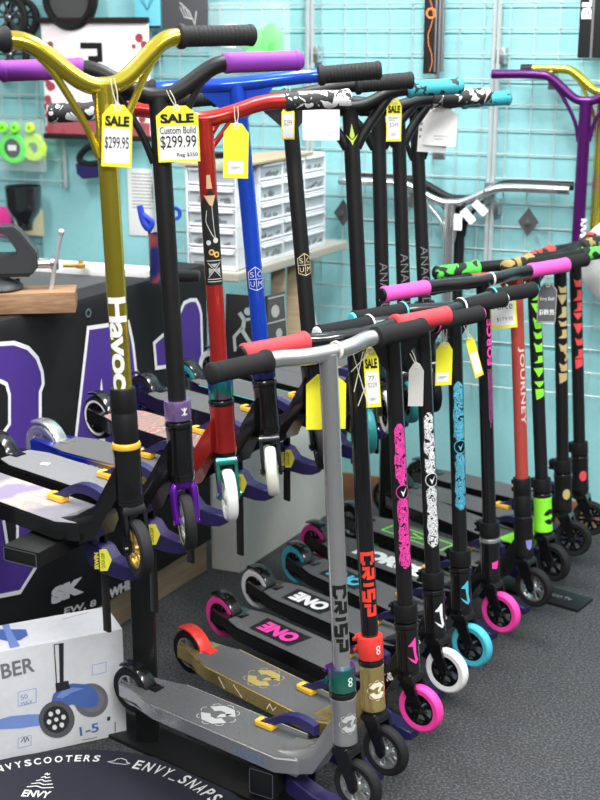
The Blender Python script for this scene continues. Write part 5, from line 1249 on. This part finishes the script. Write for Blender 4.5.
def ang(px, py): q = atz(px, py, FLOOR) - MC_; return math.atan2(q.y, q.x), q.to_2d().length
aA, rA = ang(0, 771); aB, rB = ang(108, 762); aC, rC = ang(132, 766); aD, _ = ang(212, 800)
RT = (atz(100, 762, FLOOR) - MC_).length - .010
n1 = 12.0; adv = (aA - aB) * RT / n1
arc_text('ENVYSCOOTERS', aA + .09, RT, .027, adv * 1.12)
b = nb(); ag = (aB + aC) / 2; Mx = T((0, 0, .0068)) @ R(ag - PI / 2, 'Z') @ T((0, RT + .010, 0)) @ R(PI / 2 * 0, 'Z')
stroke(b, [(-.026, -.008), (-.014, -.002), (-.010, .008), (0, .012), (.012, .008), (.017, -.001), (.024, -.004), (.016, -.010), (-.010, -.011)], .0022, Mx, 0, True); obj('ghost_outline', b, TXW, mt)
arc_text('ENVY_SNAPS', aC - .01, RT - .010, .036, (aC - aD) * RT / 9.2)
# crest on the mat
q = atz(38, 794, FLOOR) - MC_; Mx = T((q.x, q.y, .0068)) @ R(-.12, 'Z')
b = nb(); text(b, 'ENVY', .062, .026, Mx @ T((0, -.01, 0)), bold=.03)
for k, w_ in enumerate((.030, .024, .017, .010, .006)): stroke(b, [(-w_, .014 + .013 * k), (-w_ * .3, .020 + .013 * k), (w_ * .2, .014 + .013 * k), (w_, .019 + .013 * k)], .0032, Mx)
obj('crest_print', b, TXW, mt)

# ------------------------------------------------------------------ light, world, camera
wd = bpy.data.worlds.new('world'); SC.world = wd; wd.use_nodes = True
bg = wd.node_tree.nodes['Background']; bg.inputs['Strength'].default_value = 1
wn, wl = wd.node_tree.nodes, wd.node_tree.links      # dim room around, brighter ceiling above
wt = wn.new('ShaderNodeTexCoord'); ws = wn.new('ShaderNodeSeparateXYZ'); wr = wn.new('ShaderNodeValToRGB')
wl.new(wt.outputs['Generated'], ws.inputs['Vector']); wm = wn.new('ShaderNodeMapRange'); wm.inputs['From Min'].default_value = -1; wl.new(ws.outputs['Z'], wm.inputs['Value'])
wl.new(wm.outputs['Result'], wr.inputs['Fac']); el = wr.color_ramp.elements
el[0].position = .42; el[0].color = (.07, .07, .075, 1); el[1].position = .82; el[1].color = (.85, .88, .90, 1); e3 = el.new(.6); e3.color = (.24, .255, .26, 1)
wl.new(wr.outputs['Color'], bg.inputs['Color'])
def area(name, loc, size, sy, power, rot=(0, 0, 0), col=(1, 1, 1)):
    l = bpy.data.lights.new(name, 'AREA'); l.shape = 'RECTANGLE'; l.size = size; l.size_y = sy; l.energy = power; l.color = col
    o = bpy.data.objects.new(name, l); COL.objects.link(o); o.location = loc; o.rotation_euler = rot; return o
area('ceiling_light', (.3, 2.9, 2.75), .35, 1.3, 58)
area('ceiling_light', (-1.2, 2.2, 2.75), .35, 1.3, 52)
area('ceiling_light', (1.6, 1.8, 2.75), .35, 1.3, 54)
area('ceiling_light', (.2, -.1, 2.6), 1.3, .5, 75, rot=(.45, 0, 0))
cam = bpy.data.cameras.new('camera'); co = bpy.data.objects.new('camera', cam); COL.objects.link(co)
co.location = CAM; co.rotation_euler = (PI / 2 - PITCH, 0, 0)
cam.sensor_fit = 'VERTICAL'; cam.sensor_height = 24; cam.lens = FPX / 800 * 24
cam.dof.use_dof = True; cam.dof.focus_distance = 2.65; cam.dof.aperture_fstop = cam.lens / 1000 / .011
cam.clip_start = .05
SC.camera = co
SC.view_settings.view_transform = 'Standard'; SC.view_settings.look = 'None'; SC.view_settings.gamma = 1; SC.view_settings.use_curve_mapping = False
SC.view_settings.exposure = .24
